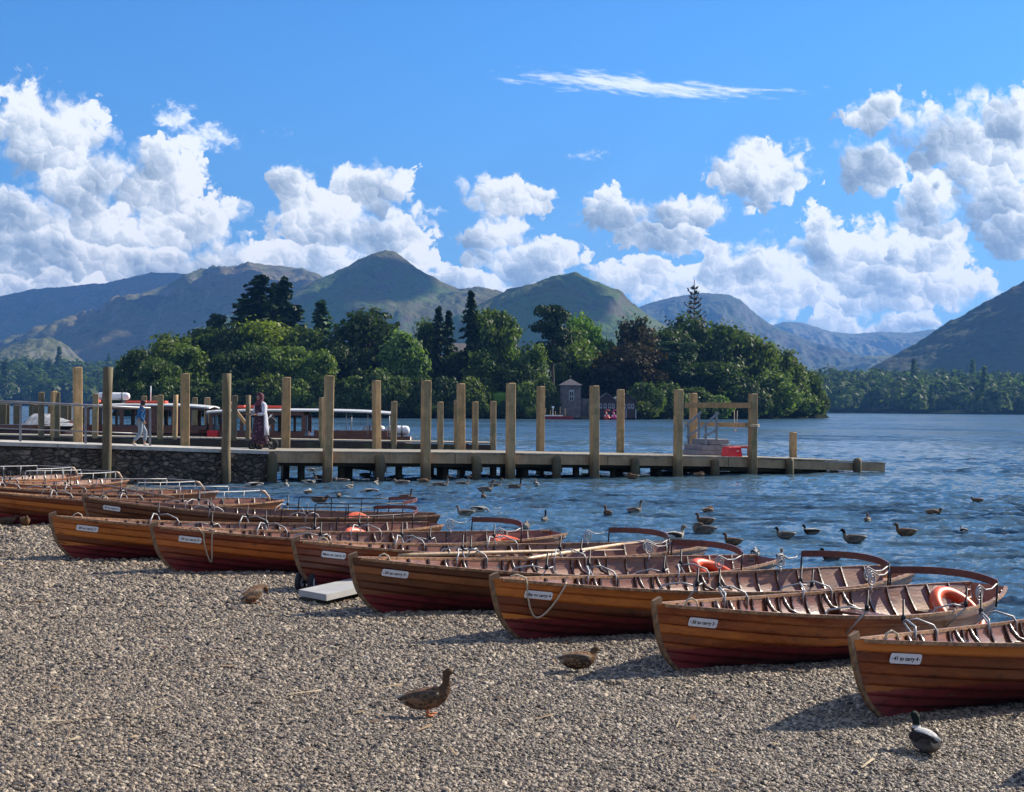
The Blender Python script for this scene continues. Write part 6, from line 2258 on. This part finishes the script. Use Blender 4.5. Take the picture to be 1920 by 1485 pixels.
# ---------------------------------------------------------------- far woods across the lake
def woods(name, label, pxs_, y0, y1, g0, g1, n, cr, seed, tone, cf=.03):
    rs = np.random.RandomState(seed)
    vs, sh = [], []
    for i in range(n):
        t = rs.uniform(0, 1) ** .8
        y = y0 + (y1 - y0) * t
        px = rs.uniform(*pxs_)
        gx_ = at_y(px, 770, y).x
        g = g0 + (g1 - g0) * t + 2.5 * float(perlin(np.array([gx_ / 40.0]), np.array([y / 60.0]))[0])
        r = rs.uniform(*cr)
        hgt = r * rs.uniform(.9, 1.5)
        con = rs.uniform() < cf
        m_ = int(150 if t < .6 else 90)
        d = rs.normal(size=(m_, 3)); d /= np.linalg.norm(d, axis=1, keepdims=True)
        d[:, 2] = np.abs(d[:, 2]) * 1.1 - .25
        if con:
            zz = rs.uniform(0, 1, m_)
            a = rs.uniform(0, 6.28, m_)
            c = np.stack([gx_ + np.cos(a) * r * .5 * (1 - zz), y + np.sin(a) * r * .5 * (1 - zz), g + hgt * 2.2 * zz], 1)
        else:
            lump = 1 + .25 * np.sin(d[:, :1] * 7 + i) * np.sin(d[:, 1:2] * 6)
            c = np.array([gx_, y, g + hgt * .5]) + d * np.array([r, r, hgt]) * rs.uniform(.8, 1.05, (m_, 1)) * lump
        c[:, 2] = np.maximum(c[:, 2], .3)
        vs.append(quads_at(c, d + np.array([0, 0, .3]) + rs.normal(size=(m_, 3)) * .35, r * .20 * rs.uniform(.7, 1.3, m_), rs))
        sh.append(np.clip(rs.uniform(0, .7) + rs.uniform(0, .3, m_), 0, 1))
    o = leaves_obj(np.concatenate(vs), name, M_LEAF, None, rs, np.concatenate(sh))
    o.color = (*tone, 1)
    tag(o, label, "woodland", kind="stuff")
    return o


woods("far_woodland", "dense wooded bank along the far shore beyond the island", (1460, 2080), 1120, 1500, 1, 27, 620, (6.5, 10.5), 51, (.85, .88, .80))
woods("hazy_woodland", "hazy blue green woods low on the far shore behind the railing", (-260, 470), 1500, 2100, 2, 44, 620, (8, 15), 52, (.8, .86, .82), .10)

# ---------------------------------------------------------------- ducks and geese, things on the beach
def plumage(name, back, breast, head, belly, tail, mott=.5, neck_line=.155, ring=None, dim=.85):
    m_, T, b = new_mat(name)
    tc = T.new('ShaderNodeTexCoord').outputs['Object']
    x, y, z = T.sep(tc)
    n = T.noise(T.vec('MULTIPLY', tc, (38, 60, 60)), 1.0, 3, .6)
    n2 = T.voro(T.vec('MULTIPLY', tc, (20, 40, 40)), 1.0, out='Distance')
    bk = T.mix(T.math('MULTIPLY', T.smooth(n2, .25, .6), mott), back, tuple(min(1, q * 4.2) for q in back))
    col = T.mix(T.smooth(z, .078, .035), bk, T.mix(T.math('MULTIPLY', T.smooth(n2, .3, .5), mott), belly, back))
    col = T.mix(T.smooth(x, .06, .13), col, T.mix(T.math('MULTIPLY', T.smooth(n, .4, .6), mott), breast, tuple(q * .55 for q in breast)))
    if ring:
        col = T.mix(T.smooth(z, neck_line - .03, neck_line - .02), col, ring)
    hd = T.smooth(T.math('ADD', z, T.math('MULTIPLY', T.smooth(x, .10, .16), .0)), neck_line - .012, neck_line + .006)
    col = T.mix(T.math('MULTIPLY', hd, T.smooth(x, .09, .13)), col, head)
    col = T.mix(T.smooth(x, -.19, -.225), col, tail)
    T.put(b.inputs['Base Color'], T.vec('SCALE', col, scale=dim))
    b.inputs['Roughness'].default_value = .8
    b.inputs['Specular IOR Level'].default_value = .15
    bp = T.new('ShaderNodeBump'); bp.inputs['Distance'].default_value = .004
    T.put(bp.inputs['Height'], n2); T.put(b.inputs['Normal'], bp.outputs[0])
    return m_


P_HEN = plumage("hen_mallard_plumage", (.060, .034, .020), (.20, .105, .050), (.10, .058, .033), (.30, .19, .11), (.40, .36, .3), .95)
P_DRAKE = plumage("drake_mallard_plumage", (.030, .025, .022), (.04, .018, .012), (.006, .015, .012), (.17, .155, .14), (.40, .38, .36), .3, ring=(.6, .58, .55))
P_GREY = plumage("grey_goose_plumage", (.13, .105, .085), (.40, .34, .28), (.16, .125, .10), (.46, .40, .34), (.6, .57, .53), .5, neck_line=.24, dim=.62)
P_DARKG = plumage("dark_goose_plumage", (.085, .068, .055), (.30, .25, .2), (.016, .014, .014), (.36, .31, .26), (.6, .57, .53), .5, neck_line=.17, dim=.6)
P_PALE = plumage("pale_goose_plumage", (.34, .30, .25), (.55, .50, .44), (.22, .17, .13), (.62, .57, .5), (.62, .6, .55), .4, neck_line=.17, dim=.75)
M_BILL_O = simple_mat("orange_bill", (.45, .16, .035), .5)
M_BILL_D = simple_mat("dark_bill", (.05, .045, .03), .5)
M_BILL_Y = simple_mat("olive_bill", (.38, .34, .10), .5)
M_LEGS = simple_mat("orange_legs", (.55, .14, .03), .6)
M_WING_H = simple_mat("brown_wing_feathers", (.075, .046, .027), .7, var=.85, scale=38, bump=.003)
M_WING_D = simple_mat("grey_wing_feathers", (.028, .023, .020), .85, spec=.15, var=.6, scale=45, bump=.003)
M_WING_G = simple_mat("goose_wing_feathers", (.075, .06, .048), .7, var=.5, scale=35, bump=.003)

BODY = [(-.275, .115, .005), (-.24, .105, .026), (-.185, .083, .058), (-.11, .064, .086), (-.02, .054, .099), (.07, .060, .096), (.13, .080, .077)]
NECKS = {
    'up': [(.165, .105, .047), (.175, .150, .034), (.18, .19, .031), (.192, .220, .038), (.215, .230, .036), (.238, .224, .023), (.25, .217, .012)],
    'stand': [(.165, .105, .054), (.185, .155, .038), (.19, .205, .033), (.198, .245, .037), (.220, .258, .036), (.244, .248, .023), (.256, .240, .012)],
    'short': [(.16, .095, .050), (.175, .125, .040), (.19, .150, .036), (.212, .162, .034), (.234, .157, .022), (.248, .152, .012)],
    'long': [(.165, .115, .044), (.18, .17, .030), (.18, .235, .026), (.182, .285, .027), (.20, .318, .031), (.225, .322, .027), (.243, .316, .018), (.254, .312, .011)],
    'tuck': [(.15, .105, .050), (.13, .140, .042), (.08, .162, .038), (.03, .158, .032), (.00, .150, .020), (-.015, .146, .011)],
    'down': [(.185, .085, .045), (.225, .08, .034), (.258, .055, .031), (.275, .025, .034), (.285, -.005, .030), (.29, -.025, .018), (.292, -.037, .010)],
}


def bird(name, label, cat, pos, heading, plum, wing, bill, neck='up', size=1.0, legs=None, group=None, lift=0.0, pitch=0.0):
    root = empty(name, pos, R(heading), label, cat, group)
    root.scale = (size,) * 3
    zoff = lift
    o = MB()
    pr = BODY + NECKS[neck]
    path = [(x, 0, z + zoff) for x, z, r in pr]
    o.tube(path, [r for _, _, r in pr], 14)
    bo = o.build("body", plum, root)
    hx, hz, _ = pr[-2]
    px_, pz_, _ = pr[-1]
    d = Vector((px_ - hx, 0, pz_ - hz)).normalized()
    q = frame_of(d)
    o = MB()
    rings = []
    for t, w, h in ((-.008, .013, .014), (.015, .013, .010), (.032, .015, .006), (.046, .010, .003)):
        c_ = Vector((px_, 0, pz_ + zoff)) + d * t
        rings.append([c_ + Vector((0, w * math.cos(a_), 0)) + Vector((-d.z, 0, d.x)) * h * math.sin(a_) for a_ in np.linspace(0, 6.283, 9)[:-1]])
    o.loft(rings)
    o.build("bill", bill, root)
    ex, ez, er = pr[-3]
    for s in (-1, 1):
        o = MB(); o.sphere((ex + .006, s * er * .93, ez + zoff + .008), .0055, 6, 5); o.build("eye", M_INK, root)
        o = MB()
        rings = []
        for t in np.linspace(0, 1, 9):
            x = .10 - .36 * t
            hgt = .052 * math.sin(math.pi * min(1, .12 + t * .9)) ** .7 + .004
            zc = .078 + .022 * t
            yc = .086 * (1 - .85 * max(0, t - .35) / .65)
            rings.append([Vector((x, s * (yc + .016 * math.cos(a_)), zc + zoff + hgt * math.sin(a_))) for a_ in np.linspace(0, 6.283, 11)[:-1]])
        o.loft(rings)
        o.build("wing", wing, root)
    if legs:
        for s in (-1, 1):
            o = MB()
            z0 = zoff - .02
            fx = -.005 + .03 * s * legs
            o.tube([(-.01, s * .035, zoff), (-.015, s * .035, z0 * .62), (fx - .01, s * .036, .012)], [.016, .0085, .007], 7)
            for a_ in (-.5, 0, .5):
                o.tube([(fx - .01, s * .036, .010), (fx + .055 * math.cos(a_), s * .036 + .055 * math.sin(a_), .006)], [.006, .004], 5)
            o.add([(fx - .01, s * .036, .008), (fx + .05 * math.cos(.5), s * .036 - .05 * math.sin(.5), .006), (fx + .052, s * .036, .006), (fx + .05 * math.cos(.5), s * .036 + .05 * math.sin(.5), .006)], [(0, 1, 2, 3)])
            o.build("leg", M_LEGS, root)
    if pitch:
        root.rotation_euler = (0, R(pitch), R(heading))
    return root


SP = {'hen': (P_HEN, M_WING_H, M_BILL_D, 'duck'), 'drake': (P_DRAKE, M_WING_D, M_BILL_Y, 'duck'), 'grey': (P_GREY, M_WING_G, M_BILL_O, 'goose'), 'dark': (P_DARKG, M_WING_G, M_BILL_D, 'goose'), 'pale': (P_PALE, M_WING_D, M_BILL_O, 'goose')}
WG = "ducks and geese on the water"
WATER_BIRDS = [
    # x, y of the waterline, kind, neck, heading, size, label
    (1832, 941, 'hen', 'short', 170, .85, "dark duck farthest out alone on the open water"),
    (1751, 965, 'hen', 'short', 8, 1.05, "dark duck with low head drifting out beyond the jetty end"),
    (1627, 979, 'hen', 'up', 80, .9, "small brown duck facing away, nearest the jetty's outer end"),
    (1698, 1003, 'hen', 'up', 160, 1.1, "upright brown duck with raised head on open water"),
    (1808, 999, 'pale', 'short', 100, .78, "pale duck facing away, alone on the bright open water"),
    (1472, 1008, 'dark', 'up', 178, .98, "blackish duck swimming low, heading away from two others"),
    (1521, 1001, 'drake', 'up', 175, .88, "duck with white flank between two darker swimmers"),
    (1600, 1016, 'dark', 'up', 174, 1.16, "large dark duck with white rear and a wake"),
    (1374, 1020, 'hen', 'up', 150, .95, "brown speckled duck closest beyond the scrolled back rests"),
    (1416, 1042, 'pale', 'tuck', 85, .88, "pale duck seen from behind with head tucked in"),
    (1463, 1050, 'pale', 'long', 70, .85, "pale bodied dark necked bird close to the boats, facing away"),
    (1558, 1050, 'drake', 'up', 150, .9, "dark headed duck peeping over an arched wooden back rest"),
    (1140, 966, 'hen', 'up', 110, 1.0, "brown duck turned away in mid water beside a long necked goose"),
    (1190, 961, 'grey', 'long', 25, 1.05, "goose with erect dark neck in mid water"),
    (1328, 961, 'hen', 'tuck', 40, 1.0, "dark humped duck resting before a long ripple"),
    (1322, 981, 'hen', 'up', 170, 1.05, "dark duck swimming just behind the biggest bird"),
    (1318, 1000, 'dark', 'tuck', 160, 1.35, "biggest dark bird with pale tail, head turned back"),
    (1264, 1012, 'pale', 'long', 30, 1.3, "pale goose standing tall right behind a boat's back rest"),
    (986, 991, 'grey', 'short', 85, .95, "grey bird seen through a boat's arched back rest"),
    (1021, 979, 'dark', 'long', 80, .9, "black necked bird just past the arched back rest"),
    (872, 966, 'grey', 'up', 185, 1.05, "grey goose swimming beside a preening pale one"),
    (898, 959, 'pale', 'down', 10, 1.0, "pale goose with head down behind the grey one"),
    (761, 935, 'hen', 'long', 15, .95, "goose with upright neck alone between boats and jetty"),
    (907, 934, 'hen', 'up', 100, .85, "small duck in front of a pair of geese by the jetty"),
    (911, 922, 'grey', 'long', 15, 1.25, "larger of a pair of geese swimming close together"),
    (929, 914, 'grey', 'long', 10, 1.05, "paler rear goose of the close pair"),
    (966, 916, 'dark', 'long', 8, 1.15, "dark goose swimming low towards a white breasted one"),
    (1006, 911, 'pale', 'long', 100, 1.0, "white breasted goose upright beneath the jetty middle"),
    (693, 926, 'pale', 'down', 175, 1.2, "pale brown goose feeding with lowered bill"),
    (635, 931, 'hen', 'short', 90, .75, "smallest brown duck near the sterns by the wall"),
    (600, 941, 'hen', 'short', 10, 1.15, "dark duck sitting low closest to the rear boats"),
    (578, 926, 'drake', 'tuck', 60, .95, "two toned duck preening near the boat sterns"),
    (537, 913, 'pale', 'up', 100, 1.0, "light coloured goose floating off the causeway corner"),
    (580, 908, 'pale', 'long', 20, 1.15, "long light goose by the leaning square post"),
    (476, 914, 'pale', 'down', 195, 1.3, "white winged goose dipping at the causeway corner"),
    (655, 916, 'pale', 'up', 60, .95, "light goose close under the jetty past the leaning post"),
    (640, 906, 'grey', 'short', 175, 1.25, "brown goose resting among the jetty piles, largest of the line"),
    (705, 909, 'pale', 'long', 80, 1.0, "pale chested goose among the jetty piles"),
    (752, 909, 'grey', 'short', 185, 1.25, "brown grey goose low in the water by a jetty pile"),
    (827, 914, 'grey', 'long', 10, 1.35, "long brown goose heading along the jetty shadow"),
    (868, 911, 'grey', 'long', 12, 1.15, "goose following another along the jetty shadow"),
    (795, 905, 'hen', 'short', 20, 1.1, "dark bird half lost in the jetty shadow"),
    (585, 884, 'pale', 'short', 8, 1.0, "brown duck seen through the piles beyond the leaning post"),
    (686, 894, 'dark', 'up', 10, 1.15, "dark duck seen between jetty piles on bright water"),
    (596, 897, 'dark', 'up', 170, .9, "black duck silhouette by the jetty's first piles"),
    (1185, 897, 'hen', 'tuck', 170, 1.2, "brown bird in the jetty shadow under the boathouse"),
    (1312, 893, 'hen', 'tuck', 10, 1.1, "brown bird tucked in shadow below the boarding steps"),
    (483, 896, 'dark', 'tuck', 15, 1.5, "dark humped goose in the gap beside the causeway"),
]
for (px, py, k_, nk, hd, sz_, lab) in WATER_BIRDS:
    pl_, wg_, bl_, nm_ = SP[k_]
    bird(nm_, lab, nm_, at_z(px, py, .022), hd, pl_, wg_, bl_, ('up' if (k_ == 'pale' and nk == 'long') else nk), sz_ * .74, None, WG)
# on the shingle
BGp = "ducks on the shingle"
bird("duck", "brown duck standing upright on the open shingle, facing the lake", "duck", on_beach(806, 1345) + Vector((0, 0, .01)), 8, P_HEN, M_WING_H, M_BILL_D, 'stand', .72, .6, BGp, lift=.10, pitch=-9)
bird("duck", "brown duck sitting on the shingle by the second boat's shadow", "duck", on_beach(1085, 1262) + Vector((0, 0, .06)), 25, P_HEN, M_WING_H, M_BILL_D, 'short', .72, None, BGp)
bird("duck", "drake with glossy dark head resting beside the nearest boat", "duck", on_beach(1735, 1412) + Vector((0, 0, .035)), 100, P_DRAKE, M_WING_D, M_BILL_Y, 'up', .72, None, BGp)
bird("duck", "tawny duck bending down to feed near the grey plank", "duck", on_beach(478, 1134) + Vector((0, 0, .0)), 58, P_HEN, M_WING_H, M_BILL_D, 'down', .72, .4, BGp, lift=.10, pitch=-18)
bird("duck", "plump brown duck resting in the shade of the farthest hulls", "duck", on_beach(46, 988) + Vector((0, 0, .05)), -60, P_HEN, M_WING_H, M_BILL_D, 'short', .75, None, BGp)
bird("duck", "dark duck lying in shade at the very edge beside the plump one", "duck", on_beach(12, 985) + Vector((0, 0, .03)), 10, P_HEN, M_WING_H, M_BILL_D, 'short', .75, None, BGp)

# grey plank on the shingle, trolley wheels
pA, pB, pC = on_beach(552, 1119), on_beach(612, 1136), on_beach(700, 1120)
dP = (pC - pB); dP.z = 0
wP = (pA - pB); wP.z = 0
M_GREYP = simple_mat("grey_painted_plank", (.36, .36, .36), .7, var=.1, scale=5)
pk = empty("plank", pB + Vector((0, 0, .05)), 0, "pale grey flat plank raised on the shingle between two bows", "plank")
o = MB()
dl = dP.normalized() * 1.25
wl = (wP - dP.normalized() * wP.dot(dP.normalized())).normalized() * .46
sk_ = dP.normalized() * wP.dot(dP.normalized()) * .5
b0 = [Vector((0, 0, 0)), dl, dl + wl + sk_, wl + sk_]
o.loft([[p for p in b0], [p + Vector((0, 0, .065)) for p in b0]], smooth=False)
o.build("board", M_GREYP, pk)
o = MB()
for t in (.15, .85):
    c_ = dl * t + wl * .5
    o.box(c_ + Vector((0, 0, -.035)), (.09, .34, .07), math.atan2(dl.y, dl.x))
o.build("bearers", M_DARKB, pk)
wz = on_beach(574, 1108)
tw = empty("trolley", wz + Vector((0, .05, .0)), R(-15), "small launching trolley with two black wheels under the oar boat's bow", "trolley")
for s in (-1, 1):
    o = MB()
    o.tube([(s * .075, .085 * math.cos(a_), .09 + .085 * math.sin(a_)) for a_ in np.linspace(0, 6.283, 21)[:-1]], .035, 8, closed=True, cap=False)
    wt = o.build("wheel", M_BLK, tw)
    o = MB(); o.tube([(s * .05, 0, .09), (s * .10, 0, .09)], .055, 10); o.build("rim", M_PLATE, wt)
o = MB(); o.tube([(-.12, 0, .09), (.12, 0, .09)], .014, 6); o.tube([(0, 0, .09), (0, .5, .12)], .02, 6); o.build("axle_frame", M_IRON, tw)

# leaves, twigs and weed litter on the stones: too many to count
rs = np.random.RandomState(77)
vs = []
for i in range(520):
    y = rs.uniform(8, 24)
    x = rs.uniform(-.36, .34) * y
    if shore_s(x, y) < .1: continue
    z = float(beach_z(x, y)) + float(beach_bumps(np.array([x]), np.array([y]))[0]) + .022
    a = rs.uniform(0, 3.14)
    l, w = (rs.uniform(.04, .16), rs.uniform(.003, .008)) if rs.uniform() < .6 else (rs.uniform(.02, .045), rs.uniform(.012, .02))
    dx_, dy_ = math.cos(a) * l, math.sin(a) * l
    ex_, ey_ = -math.sin(a) * w, math.cos(a) * w
    vs += [(x - dx_ - ex_, y - dy_ - ey_, z), (x + dx_ - ex_, y + dy_ - ey_, z + rs.uniform(-.006, .012)), (x + dx_ + ex_, y + dy_ + ey_, z + rs.uniform(-.004, .012)), (x - dx_ + ex_, y - dy_ + ey_, z)]
m_lit, T, b = new_mat("dry_litter")
lf = T.new('ShaderNodeAttribute', attribute_name='leaf').outputs['Fac']
T.put(b.inputs['Base Color'], T.ramp(lf, [(0, (.03, .018, .012)), (.45, (.10, .05, .025)), (.7, (.30, .20, .10)), (1, (.50, .42, .28))]))
b.inputs['Roughness'].default_value = .8
lt = leaves_obj(np.array(vs), "beach_litter", m_lit, None, rs)
tag(lt, "scattered twigs and dry leaves on the shingle", "litter", kind="stuff")
